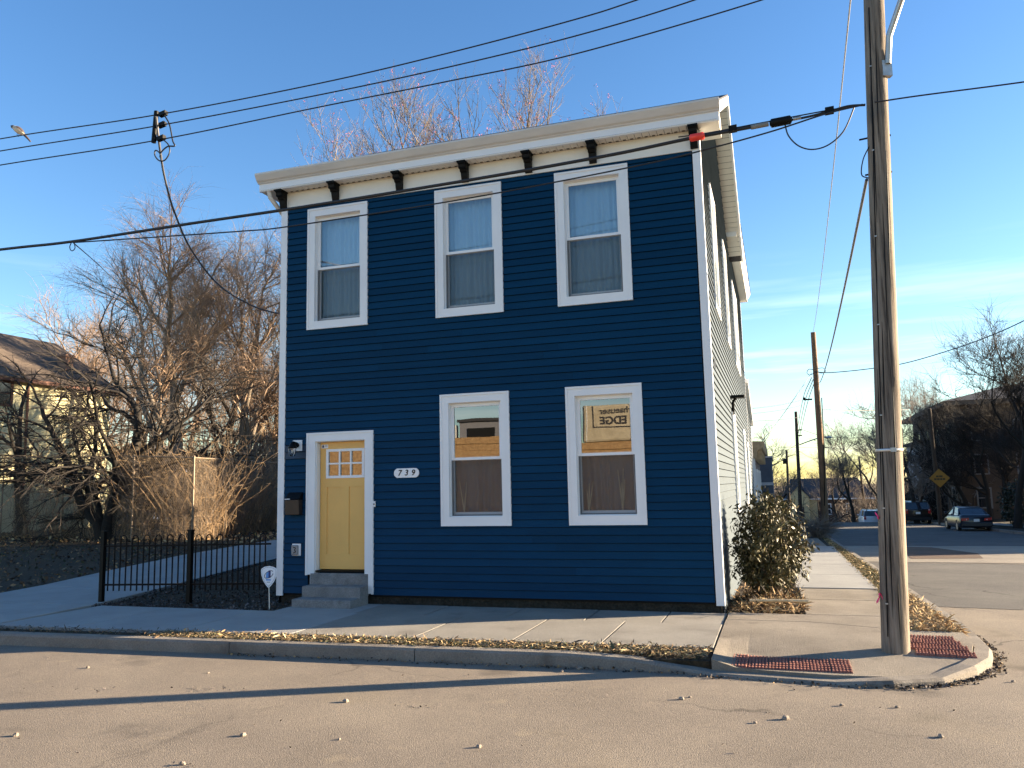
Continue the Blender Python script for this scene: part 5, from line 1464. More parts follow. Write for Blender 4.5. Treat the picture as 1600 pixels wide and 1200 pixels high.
def far_poles():
    def pole(name, label, base, top, r0, r1, m, extra=None):
        t = thing(name, label, 'utility pole', tuple(base), group='utility poles down the side street')
        b = MB(); d = np.asarray(top) - base
        b.tube([np.array([0, 0, -.6]), d * .33 + np.array([.02, 0, 0]), d * .66, d], [r0, r0 * .67 + r1 * .33, r0 * .33 + r1 * .67, r1], 12); b.build('shaft', m, t)
        if extra: extra(t, base, d)
        return t
    def x2(t, o, d):
        b = MB(); c = at_d(1266, 624, D2) - o; b.box(c[0] - .35, c[0] + .1, c[1] - .05, c[1] + .05, c[2] - .04, c[2] + .04); b.box(c[0] - .38, c[0] - .25, c[1] - .08, c[1] + .08, c[2] + .0, c[2] + .12); b.build('bracket', m_iron, t)
        b = MB(); b.tube([at_d(1283.5, 622, D2) - o + np.array([0, -.2, 0]), at_d(1287.5, 700, D2) - o + np.array([0, -.25, 0]), at_d(1288, 790, D2) - o + np.array([0, -.25, 0])], .025, 6); b.build('conduit', m_iron, t)
    pole('leaning_pole', 'brown wooden utility pole leaning slightly beside the side street, nearest down the street', P2B, P2T, .20, .13, mat('pole_wood_brown', (.20, .125, .07), .9, .35, 3, .4, 20, stretch=(4, 4, .4)), x2)
    def x3(t, o, d):
        b = MB(); pts = [at_d(1249, 695, D3) - o, at_d(1262, 690, D3) - o, at_d(1280, 684, D3) - o, at_d(1290, 682.5, D3) - o]; b.tube(pts, .05, 6); b.build('lamp_arm', m_galv, t)
        c = at_d(1294, 683.5, D3) - o; b = MB(); b.ball(c, (.36, .16, .12), 10, 6); b.build('lamp_head', m_galv, t)
        b = MB(); c = at_d(1247.5, 672, D3) - o; b.box(c[0] - .3, c[0] + .3, c[1] - .06, c[1] + .06, c[2] - .05, c[2] + .05); b.box(c[0] - .3, c[0] + .3, c[1] - .06, c[1] + .06, c[2] - .55, c[2] - .45); b.build('cross_arm', m_wood_dk, t)
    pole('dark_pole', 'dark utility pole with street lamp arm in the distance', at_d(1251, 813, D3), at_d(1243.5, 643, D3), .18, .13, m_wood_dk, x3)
    def x4(t, o, d):
        b = MB(); c = at_d(1229, 718, D4) - o; b.tube([c + np.array([-.25, 0, -.5]), c + np.array([-.25, 0, .1])], .18, 8); b.build('transformer', m_iron, t)
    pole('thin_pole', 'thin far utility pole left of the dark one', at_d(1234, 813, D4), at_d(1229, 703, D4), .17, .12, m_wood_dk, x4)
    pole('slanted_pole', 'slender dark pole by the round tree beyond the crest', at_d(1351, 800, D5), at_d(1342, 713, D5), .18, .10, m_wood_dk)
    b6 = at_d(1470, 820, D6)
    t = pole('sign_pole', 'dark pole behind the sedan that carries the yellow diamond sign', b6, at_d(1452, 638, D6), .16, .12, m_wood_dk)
    # the yellow diamond sign
    c = at_d(1468, 747, D6 - .4); s = thing('diamond_sign', 'yellow diamond warning sign on the dark pole above the sedan', 'road sign', tuple(c))
    h = 14.5 / FPX * D6; my = mat('sign_yellow', (.30, .15, .012), .5, .08, 3)
    b = MB(); b.prism([(0, -h), (h, 0), (0, h), (-h, 0)], 'y', -.02, .0); b.build('plate', my, s, bevel=.01)
    b = MB()
    for (x0, x1, z0, z1) in ((-.22, -.05, .06, .19), (-.02, .2, .06, .19), (-.36, -.2, -.14, -.01), (-.17, .0, -.14, -.01), (.03, .17, -.14, -.01), (.2, .36, -.14, -.01)): b.box(x0, x1, -.026, -.0205, z0, z1)
    b.build('marking', mat('sign_marking', (.05, .035, .01), .6, 0), s)
    b = MB(); b.box(-.03, .03, 0.002, .4, -.03, .03); b.build('bracket', m_iron, s)
far_poles()

def wires():
    S = on_street
    g3 = 'power lines over the house front'
    for lab, q, off in (('top power line crossing the sky above the blue house', [(-260, 266), (0, 217), (247, 179), (500, 130), (700, 83), (900, 30), (1010, -5), (1345, -118)], -.7),
                        ('middle power line crossing the sky above the blue house', [(-260, 282), (0, 236), (243, 197), (500, 148), (700, 105), (900, 56), (1085, 0), (1345, -95)], -.7),
                        ('lowest of the three power lines above the blue house', [(-260, 303), (0, 258), (240, 220), (500, 167), (700, 127), (900, 84), (1190, 0), (1345, -58)], -.7)):
        wire('power_line', lab, [S(u, v, off) for u, v in q], .0088, None, 'power line', g3)
    # spacer on the three lines
    t = thing('line_spacer', 'short black spacer clamped across the three power lines at left', 'line spacer', tuple(S(243, 200, -.7)))
    o = S(243, 200, -.7)
    b = MB(); b.tube([S(244.5, 174, -.71) - o, S(240, 223, -.71) - o], .03, 8); b.build('bar', m_iron, t)
    b = MB()
    for u, v in ((255, 178), (253, 195), (252, 216)): c = S(u, v, -.71) - o; b.obox(c, (.05, 0, .01), (0, .03, 0), (0, 0, .025))
    b.build('clamp', m_iron, t)
    b = MB(); b.tube(cat_pts([S(q[0], q[1], -.71) - o for q in ((257, 180), (265, 195), (270, 220), (273, 228), (262, 229), (252, 238), (250, 246))], 6), .010, 5)
    b.tube(cat_pts([S(q[0], q[1], -.71) - o for q in ((252, 216), (263, 226), (265, 238), (258, 250), (249, 251), (242, 243), (243, 235), (250, 240), (252, 252))], 6), .009, 5); b.build('jumper_loop', m_wire, t)
    # service drop from the spacer to the far side of the house
    q = [(244, 182, -3.6), (251, 240, -3.3), (258, 280, -2.4), (272, 330, -1.2), (300, 392, .2), (345, 448, 1.8), (400, 480, 3.6), (445, 492, 5.0)]
    wire('service_drop', 'twisted service cable hanging from the spacer down to the left wall of the house', [on_y(*a) for a in q], .016, mat('cable_grey', (.10, .10, .11), .5, .1, 20))
    # thick cable bundle along the street
    q = [(-260, 422), (0, 390), (112, 377.5), (300, 349), (443, 328), (620, 300), (800, 270), (960, 241), (1060, 220), (1090, 214), (1150, 203), (1198, 194)]
    wire('thick_cable', 'thick black cable bundle crossing the house front from the pole', [S(u, v) for u, v in q], .021, None, n=8)
    wire('support_wire', 'thin steel support wire above the thick cable by the pole', [S(u, v) for u, v in ((1060, 214), (1098, 209), (1145, 200.5), (1200, 190), (1290, 173), (1348, 163))], .008)
    wire('cable_tail', 'black cable between the splice case and the pole', [S(u, v) for u, v in ((1222, 190), (1260, 183), (1296, 174), (1325, 166), (1352, 164))], .014)
    q = [(115, 379), (250, 370), (380, 361), (450, 354), (683, 318), (860, 286), (1000, 258), (1090, 237), (1200, 207), (1290, 178), (1352, 163)]
    wire('thin_cable', 'thin black cable slung below the thick cable in front of the upper windows', [S(u, v, -.05) for u, v in q], .0095)
    c = S(1220, 190); t = thing('splice_case', 'black splice case on the thick cable between house and pole', 'splice case', tuple(c))
    d = S(1228, 188.5) - S(1210, 192); d /= np.linalg.norm(d)
    b = MB(); b.tube([-d * .12, -d * .1, d * .1, d * .12], [.02, .05, .05, .02], 10); b.build('case', m_iron, t)
    b = MB(); b.tube([-d * .32, -d * .13], .028, 8); b.build('sleeve', mat('sleeve_grey', (.2, .19, .17), .6, .2, 9), t)
    b = MB(); b.tube([d * .13, d * .21], .02, 8); b.build('tail_clamp', m_galv, t)
    wire('slack_loop', 'slack loop of black cable hanging beside the pole', [S(u, v) for u, v in ((1226, 192), (1232, 212), (1248, 228), (1270, 233.5), (1295, 226), (1318, 205), (1333, 172), (1334, 164))], .008)
    c = S(1089, 214, -.03); t = thing('cable_tag', 'red plastic tag on the thick cable at the house corner', 'tag', tuple(c))
    b = MB(); b.tube([-d * .085, -d * .07, d * .07, d * .085], [.028, .045, .045, .03], 8); b.build('sleeve', mat('tag_red', (.85, .05, .03), .4, .05), t)
    for nm, (u, v), lab in (('cable_clamp', (1145, 201.5), 'small black clamp joining cable and support wire near the roof corner'), ('cable_clamp', (1296, 173), 'small black clamp where the cables meet near the pole')):
        c = S(u, v); b = MB(); b.obox(c, d * .045, np.array([0, .03, 0]), np.array([0, 0, .035])); tag(b.build(nm, m_iron), lab, 'clamp', 'clamps on the cable bundle')
    wire('street_wire', 'single wire running right from the pole out of the picture', [S(u, v) for u, v in ((1366, 160), (1440, 149), (1600, 128), (1800, 98))], .009)
    # drop loop and lines on the left tree side
    wire('house_drop', 'thin drop wire sloping from the thick cable into the trees at left', [S(113, 378), on_y(150, 410, 2), on_y(190, 446, 8), on_y(250, 490, 16), on_y(330, 540, 26), on_y(420, 575, 36)], .009)
    b = MB(); b.tube(cat_pts([S(*q, -.03) for q in ((112, 378), (109, 386), (112, 392), (117, 388), (116, 380))], 6), .007, 5); tag(b.build('wire_curl', m_wire), 'small curl of wire hanging from the thick cable at left', 'wire')
    # down the side street
    a = pole_at(7.2) + np.array([-.27, .1, 0])
    wire('guy_wire', 'thin pale wire from the big pole to the top of the leaning pole', sagged(on_y(1333, -40, -2.2), P2T, .35), .010, m_alu)
    wire('side_cable', 'dark cable from the big pole down to the leaning pole', sagged(pole_at(4.95) + np.array([-.13, .05, 0]), at_d(1281, 598, D2 - .3), .3), .018, mat('cable_grey2', (.06, .06, .065), .5, .1, 9))
    b = MB(); b.tube(cat_pts([pole_at(5.3) + np.array([-.1, -.05, 0]), pole_at(5.15) + np.array([-.17, -.05, 0]), pole_at(4.98) + np.array([-.19, -.05, 0]), pole_at(4.93) + np.array([-.12, -.05, 0])], 6), .007, 5); tag(b.build('pole_jumper', m_wire), 'short jumper wire looped against the big pole', 'wire')
    wire('crossing_wire', 'dark wire from the leaning pole across the side street to the right', [at_d(1272, 581, D2 - .2), at_d(1300, 582, D2 - 1), at_d(1360, 576, D2 - 3), at_d(1420, 566, D2 - 6), at_d(1520, 535, D2 - 12), at_d(1610, 496, D2 - 17), at_d(1700, 440, D2 - 22)], .022)
    gg = 'wires running from the leaning pole to the left'
    for i, (v0, v1) in enumerate(((626, 637), (634, 645), (652, 656))):
        wire('left_wire', ['uppermost wire from the leaning pole to the house at left', 'middle wire from the leaning pole to the house at left', 'lowest wire from the leaning pole to the house at left'][i], [at_d(1250, v0, D2 + 10), at_d(1215, (v0 + v1) / 2 + 2, D2 + 6), at_d(1160, v1 + 3, D2)], .016, None, 'wire', gg)
    for i in range(3):
        wire('strand', ['left strand of the slanting wires between the two nearer far poles', 'middle strand of the slanting wires between the two nearer far poles', 'right strand of the slanting wires between the two nearer far poles'][i], [at_d(1268 + i * 2.5, 590 + i * 3, D2 + .5), at_d(1255 + i * 3, 622 + i * 5, D2 + 15), at_d(1245 + i * 2, 675 + i * 4, D3)], .022, None, 'wire', 'slanting wires between the far poles')
    # lashed drop to the brown house
    a, c = at_d(1268, 583, D2 - .3), at_d(1190, 690, 36)
    t = tag(MB().tube(cat_pts([a, at_d(1245, 617, D2 - 3), at_d(1218, 655, 41), c], 8), .016, 5).build('lashed_cable', m_alu), 'striped lashed cable sloping from the leaning pole to the brown house', 'cable')
    gg = 'wires across the far end of the side street'
    for i, (q, lab) in enumerate((([(1285, 640, D2), (1340, 641.5, D2 + 3), (1420, 640, D2 + 6)], 'wire running right from the leaning pole at lamp height'),
                                 ([(1249, 670, D3), (1290, 682, D3), (1340, 684, D3), (1420, 678, D3)], 'wire passing behind the street lamp head'),
                                 ([(1249, 705, D3), (1275, 716, D3 + 5), (1342, 718, D5), (1420, 712, D5)], 'sagging wire low over the far street'),
                                 ([(1200, 698, D4), (1280, 700, D4), (1345, 702, D4)], 'faint level wire above the far woods'),
                                 ([(1249, 693, D3), (1225, 706, D3), (1205, 720, D3 - 8), (1185, 690, 40)], 'drooping wire from the dark pole to the brown house'))):
        wire('far_wire', lab, [at_d(*a) for a in q], .018, None, 'wire', gg)
    b = MB(); b.tube(cat_pts([at_d(u, v, D2 - .4) for u, v in ((1272, 578), (1264, 577), (1261, 582), (1265, 586), (1272, 583))], 6), .018, 5); b.tube(cat_pts([at_d(u, v, D2 - .4) for u, v in ((1277, 576), (1286, 575), (1290, 580), (1284, 583), (1277, 581))], 6), .016, 5)
    tag(b.build('wire_coil', m_wire), 'coiled wire loops round the leaning pole near its top', 'wire coil')
wires()

def bird():
    c = on_street(28, 211, -.7)
    b = MB()
    ax = on_street(40, 219, -.7) - on_street(25, 206, -.7); ax /= np.linalg.norm(ax)
    prof = [(-.16, .004), (-.15, .022), (-.125, .032), (-.10, .030), (-.07, .042), (-.03, .056), (.02, .060), (.07, .050), (.11, .032), (.15, .022), (.22, .018), (.29, .012), (.30, .002)]
    pts = [ax * t + np.array([0, 0, .035 * math.sin((t + .16) * 6)]) for t, _ in prof]
    b.tube(pts, [r * .8 for _, r in prof], 12)
    n = 12
    m1 = mat('bird_brown', (.07, .05, .045), .7, .2, 20); m2 = mat('bird_breast', (.62, .48, .32), .7, .1, 20)
    o = b.build('bird', [m1, m2])
    me = o.data
    for p in me.polygons:
        if p.center.z < -.0 + (p.center @ Vector(ax)) * ax[2] + .035 and -.11 < p.center @ Vector(ax) < .12: p.material_index = 1
    o.location = c + np.array([0, 0, .045])
    tag(o, 'small brown bird with pale breast perched on the top power line', 'bird')
    b = MB(); b.tube([ax * -.155 + np.array([0, 0, .0]), ax * -.185 + np.array([0, 0, .0])], [.007, .001], 5)
    for s in (-.012, .012): b.tube([np.array([0, s, -.03]), np.array([0, s, -.065])], .004, 4)
    b.build('beak_and_feet', m_iron, o)
bird()

# ================================================================== OTHER BUILDINGS
def clap_wall(b, p0, p1, z0, z1, step=.15, mi=0, out=.02):
    """lapped courses between two plan points (normal to the right of p0->p1)"""
    p0, p1 = np.array(p0, float), np.array(p1, float); d = (p1 - p0) / np.linalg.norm(p1 - p0); n = np.array([d[1], -d[0]])
    z = z0
    while z < z1 - .01:
        zz = min(z + step, z1); a, c = p0 + n * out, p1 + n * out
        b.add([(*a, z), (*c, z), (*p1, zz), (*p0, zz), (*p0, z), (*p1, z)], [(0, 1, 2, 3), (4, 5, 1, 0)], mi); z = zz
def simple_window(parent, c, along, nrm, w, h, frame_m, glass_m, sashbar=True):
    c, a, n = np.array(c, float), np.array(along, float), np.array(nrm, float); up = np.array([0, 0, 1.])
    b = MB(); t = .06
    for s in (-1, 1): b.obox(c + a * s * (w / 2), a * t, n * .05, up * (h / 2 + t))
    for s in (-1, 1): b.obox(c + up * s * (h / 2), a * (w / 2 - t), n * .048, up * t)
    if sashbar: b.obox(c, a * (w / 2 - t), n * .03, up * .03)
    wn = b.build('window', frame_m, parent)
    p = MB(); q = c + n * .012
    p.add([q - a * w / 2 - up * h / 2, q + a * w / 2 - up * h / 2, q + a * w / 2 + up * h / 2, q - a * w / 2 + up * h / 2], [(0, 1, 2, 3)]); p.build('pane', mat('dark_glass', (.02, .025, .03), .08, .1, 2, spec=.8), wn)

def yellow_house():
    X = -27.5
    pts = [on_x(u, v, X) for u, v in ((-80, 590), (0, 592), (62, 592), (160, 626), (12, 605))]
    y0, y1 = 9.0, on_x(172, 620, X)[1]
    ze = on_x(62, 596, X)[2]
    t = thing('yellow_house', 'pale yellow sided house with grey roof and brick chimney at far left', 'house', (X, y0, 0))
    m = mat('yellow_siding', (.74, .67, .40), .7, .06, 2.5); tr = mat('brown_trim', (.16, .07, .045), .7, .2, 4)
    L = y1 - y0
    b = MB(); b.box(-9, -.03, 0.02, L, -.3, ze); clap_wall(b, (0, 0), (0, L), -.2, ze, .17); clap_wall(b, (-9, 0), (0, 0), -.2, ze, .17); b.build('wall', m, t)
    b = MB(); b.add([(.45, -.4, ze - .05), (.45, L + .4, ze - .05), (-4.5, L + .4, ze + 3.1), (-4.5, -.4, ze + 3.1), (-9.45, -.4, ze - .05), (-9.45, L + .4, ze - .05)], [(0, 1, 2, 3), (3, 2, 5, 4)])
    b.add([(0, 0, ze), (-9, 0, ze), (-4.5, 0, ze + 2.9)], [(0, 1, 2)]); b.add([(0, L, ze), (-9, L, ze), (-4.5, L, ze + 2.9)], [(0, 2, 1)])
    b.build('roof', mat('brown_roof', (.10, .075, .055), .9, .3, 5, .3, 12), t)
    b = MB(); b.box(.40, .5, -.4, L + .4, ze - .22, ze - .03); b.build('gutter', tr, t)
    b = MB(); b.box(-4.7, -4.3, -.4, L * .55, ze + 3.05, ze + 3.25); b.build('ridge', mat('ridge_red', (.36, .12, .06), .8, .3, 3), t)
    cy = on_x(101, 590, X - 1.5); b = MB(); h0 = cy[1] - y0
    b.box(-1.8, -1.2, h0 - .26, h0 + .26, ze, ze + 1.75); b.box(-1.86, -1.14, h0 - .32, h0 + .32, ze + 1.75, ze + 1.9); b.build('chimney', mat('chimney_brick', (.34, .19, .12), .9, .3, 8, .4, 20), t)
    b = MB(); dy = on_x(40, 650, X)[1] - y0; b.tube([(.09, dy, ze - .2), (.09, dy, .3)], .06, 6); b.build('downspout', tr, t)
    wy = on_x(4, 615, X)[1] - y0; wz = on_x(4, 614, X)[2]
    simple_window(t, (.03, wy, wz), (0, 1, 0), (1, 0, 0), .9, 1.15, tr, None)
    simple_window(t, (.03, wy - 5, wz), (0, 1, 0), (1, 0, 0), .9, 1.15, tr, None)
yellow_house()

def back_houses():
    p = on_y(205, 780, 36)
    t = thing('blue_grey_house', 'small blue grey house glimpsed through the fence behind the trees', 'house', (p[0], p[1], gz(p[0], p[1])))
    m = mat('bluegrey_siding', (.10, .13, .20), .7, .1, 3); z1 = on_y(205, 716, 36)[2] - gz(p[0], p[1])
    b = MB(); b.box(-1.6, 1.0, 0.03, 5, -.3, z1); clap_wall(b, (-1.6, 0), (1.0, 0), -.2, z1, .18); b.build('wall', m, t)
    b = MB(); b.prism([(-1.9, z1), (1.3, z1), (-.3, z1 + 1.1)], 'y', -.3, 5.2); b.build('roof', m_shingle, t)
    simple_window(t, (.3, -.03, z1 * .5), (1, 0, 0), (0, -1, 0), .7, 1.2, m_white, None)
    # brown house beyond the rear wing
    t = thing('brown_house', 'brown house with bracketed tan cornice just beyond the blue house', 'house', (7.0, 20.5, z_side(20.5)))
    m = mat('brown_siding', (.16, .10, .07), .8, .2, 3); z = 3.55
    zt = on_x(1176, 692, 7.05)[2] - z_side(20.5)
    b = MB(); b.box(-13, -.02, .03, 10.5, -.6, zt); clap_wall(b, (-13, 0), (0, 0), -.4, zt, .15); clap_wall(b, (0, 0), (0, 10.5), -.6, zt, .15); b.build('wall', m, t)
    b = MB(); b.box(-13, -.0, 5, 10.5, zt, zt + .1); b.box(-13, -3.0, 1.0, 10.4, zt, 7.0); b.build('added_shade_storey', m, t)  # upper storey unseen behind the blue house, added to shade the lawn
    b = MB(); b.add([(-13.3, .6, 6.95), (-2.6, .6, 6.95), (-2.6, 10.8, 6.95), (-13.3, 10.8, 6.95), (-8, 3.5, 9.0), (-8, 8, 9.0)], [(0, 1, 4), (1, 2, 5, 4), (2, 3, 5), (3, 0, 4, 5)]); b.build('roof', m_shingle, t)  # roof over the unseen added storey, part of the same shade
    cm = mat('cornice_tan', (.42, .30, .17), .7, .25, 6)
    b = MB(); b.prism([(0, zt - .42), (.18, zt - .38), (.24, zt - .2), (.42, zt - .08), (.45, zt + .08), (0, zt + .1)], 'y', -.25, 10.6) if False else None
    c = MB(); c.add([(o, y, zz) for y in (-.35, 10.6) for o, zz in ((0, zt - .5), (.10, zt - .48), (.16, zt - .22), (.36, zt - .12), (.42, zt + .04), (.42, zt + .12), (0, zt + .14))], [tuple(range(7))[::-1], tuple(range(7, 14))] + [(k, (k + 1) % 7, 7 + (k + 1) % 7, 7 + k) for k in range(7)])
    c.box(-6, 0, -.40, .0, zt - .1, zt + .12); c.build('cornice', cm, t)
    bm = MB(); bm.box(0.02, .30, -.08, .08, -.55, -.14); me = bm.mesh('bracket', cm)
    for k in range(9): link_mesh('bracket', me, t, (0, .1 + k * 1.25, zt))
    for yy in (1.6, 4.6, 7.6): simple_window(t, (.03, yy, 1.9), (0, 1, 0), (1, 0, 0), .9, 1.7, m_white, None)
    b = MB(); b.box(-.03, .045, -.04, .14, -.5, zt - .5); b.build('corner_board', m_white, t)
    # blue grey storefront whose front stands out towards the sidewalk
    y = 33.5; p0, p1 = on_y(1183, 715, y), on_y(1205, 715, y)
    t = thing('storefront', 'narrow blue grey storefront standing out past the brown house', 'building', (p1[0], y, z_side(y)))
    h = p1[2] - z_side(y); m = mat('storefront_blue', (.07, .09, .12), .7, .25, 3)
    b = MB(); b.box(-9, 0, 0, 9, -.6, h); b.build('wall', m, t)
    b = MB(); b.box(-9.05, .06, -.06, 9, h, h + .09); b.box(-9.02, .03, -.031, -.001, h * .63, h * .67); b.build('parapet', mat('parapet_pale', (.45, .46, .48), .7, .15, 3), t)
    for xx in (-.28, -.62, -.95): MB().box(xx - .06, xx + .06, -.05, -.001, 0, h * .6).build('pilaster', mat('pilaster_brown', (.20, .15, .10), .8, .2, 5), t)
    MB().box(-.58, -.35, -.012, -.0005, .3, h * .55).build('pane', mat('dark_glass', (.02, .025, .03), .08, .1, 2, spec=.8), t)
    # gabled house beyond the crest, lit by the sun
    d = 118.0; c = at_d(1256, 812, d)
    t = thing('gabled_house', 'sunlit brick house with dark roof and pale gable beyond the crest of the street', 'house', (c[0], c[1], c[2] - 1.0))
    s = d / FPX
    mb = mat('house_red_brick', (.09, .05, .035), .9, .2, 2); my = mat('house_cream', (.55, .42, .22), .8, .1, 2)
    b = MB(); b.box(-2.6, 9.5 * 1.0, 0, 8, 0, 4.1); b.build('wall', mb, t)
    b = MB(); b.box(-2.0, .9, -1.5, 0, 0, 4.3); b.add([(-2.0, -1.5, 4.3), (.9, -1.5, 4.3), (-.55, -1.5, 5.9)], [(0, 1, 2)]); b.box(.9, 2.0, -.3, 0, 0, 3.9); b.build('gable', my, t)
    b = MB(); b.add([(-3, -.4, 4.0), (9.9, -.4, 4.0), (8, 4, 7.0), (-1.5, 4, 7.0), (-3, 8.4, 4.0), (9.9, 8.4, 4.0)], [(0, 1, 2, 3), (3, 2, 5, 4), (1, 5, 2), (0, 3, 4)])
    b.add([(-2.3, -1.7, 4.05), (-.55, -1.7, 6.0), (-.55, 3, 6.0), (-2.3, 3, 4.05), (1.2, -1.7, 4.05), (1.2, 3, 4.05)], [(0, 1, 2, 3), (1, 4, 5, 2)]); b.build('roof', m_shingle, t)
    b = MB(); b.box(-3, 9.9, -.52, -.4, 3.9, 4.08); b.build('gutter', m_white, t)
    for xx in (3.4, 6.4): simple_window(t, (xx, -.03, 2.5), (1, 0, 0), (0, -1, 0), .9, 1.5, m_white, None)
    simple_window(t, (-.5, -1.53, 2.2), (1, 0, 0), (0, -1, 0), 1.1, 1.3, mb, None)
back_houses()

def right_buildings():
    # brown apartment block behind the bare trees
    d = 66.0; c = at_d(1506, 800, d); top = at_d(1506, 632, d)[2]
    z0 = z_side(c[1])
    t = thing('apartment_block', 'dark brown apartment block with wide eaves behind the trees at right', 'building', (c[0], c[1], z0))
    H = top - z0; m = mat('block_brick', (.11, .075, .05), .9, .2, 1.5, .3, 10)
    b = MB(); b.box(0, 20, 0, 22, -1, H); b.build('wall', m, t)
    b = MB(); b.box(-1.0, 21, -1.0, 23, H, H + .35); b.build('eave', mat('eave_brown', (.10, .07, .05), .8, .2, 2), t)
    b = MB(); b.add([(-1.05, -1.05, H + .352), (21.05, -1.05, H + .352), (21.05, 23.05, H + .352), (-1.05, 23.05, H + .352), (5.5, 5.5, H + 2.1), (15.5, 5.5, H + 2.1), (15.5, 16.5, H + 2.1), (5.5, 16.5, H + 2.1)], [(0, 1, 5, 4), (1, 2, 6, 5), (2, 3, 7, 6), (3, 0, 4, 7), (4, 5, 6, 7)]); b.build('roof', m_shingle, t)
    for fl in range(3):
        for k in range(6): simple_window(t, (1.6 + k * 3.1, -.03, 1.8 + fl * (H - 1.2) / 3), (1, 0, 0), (0, -1, 0), 1.0, 1.6, mat('window_grey', (.22, .21, .20), .6, .05), None)
        for k in range(4): simple_window(t, (-.03, 3 + k * 5, 1.8 + fl * (H - 1.2) / 3), (0, 1, 0), (-1, 0, 0), 1.0, 1.6, mat('window_grey', (.22, .21, .20), .6, .05), None)
    # lower white house left of it
    d = 80.0; c = at_d(1449, 800, d); top = at_d(1449, 692, d)[2]; z0 = z_side(c[1]); H = top - z0
    t = thing('white_house', 'shaded white house half hidden behind the sign pole', 'house', (c[0], c[1], z0))
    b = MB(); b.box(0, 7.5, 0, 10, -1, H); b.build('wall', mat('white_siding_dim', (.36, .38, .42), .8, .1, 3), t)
    b = MB(); b.box(-.35, 8, -.4, 10.4, H, H + .25); b.add([(-.4, -.45, H + .252), (8.05, -.45, H + .252), (8.05, 10.45, H + .252), (-.4, 10.45, H + .252), (3.8, 5, H + 1.6)], [(0, 1, 4), (1, 2, 4), (2, 3, 4), (3, 0, 4)]); b.build('roof', m_shingle, t)
    for k in range(2):
        for fl in range(2): simple_window(t, (1.1 + k * 3, -.03, 1.7 + fl * 2.6), (1, 0, 0), (0, -1, 0), .9, 1.5, mat('window_grey', (.22, .21, .20), .6, .05), None)
    # two unseen houses added on the right to cast shade over the side street
    for (nm, x, y, w, l, h, lab) in (('unseen_shade_house', 25.5, 27, 11, 17, 7.4, 'unseen two storey house added right of the parked sedan to shade the side street'), ('unseen_shade_house_rear', 26.5, 46.5, 10, 6, 8.2, 'unseen tall house added before the apartment block to shade the side street')):
        t = thing(nm, lab, 'house', (x, y, z_side(y)))
        b = MB(); b.box(0, w, 0, l, -1, h); b.build('wall', m, t)
        b = MB(); b.add([(-.4, -.4, h), (-.4, l + .4, h), (w + .4, l + .4, h), (w + .4, -.4, h), (w / 2, l * .3, h + 2.4), (w / 2, l * .7, h + 2.4)], [(0, 3, 4), (3, 2, 5, 4), (2, 1, 5), (1, 0, 4, 5), (0, 1, 2, 3)]); b.build('roof', m_shingle, t)
        for fl in range(2):
            for k in range(max(1, int(l / 4))): simple_window(t, (-.03, 2 + k * 4, 1.8 + fl * 3), (0, 1, 0), (-1, 0, 0), 1.0, 1.6, m_white, None)
right_buildings()

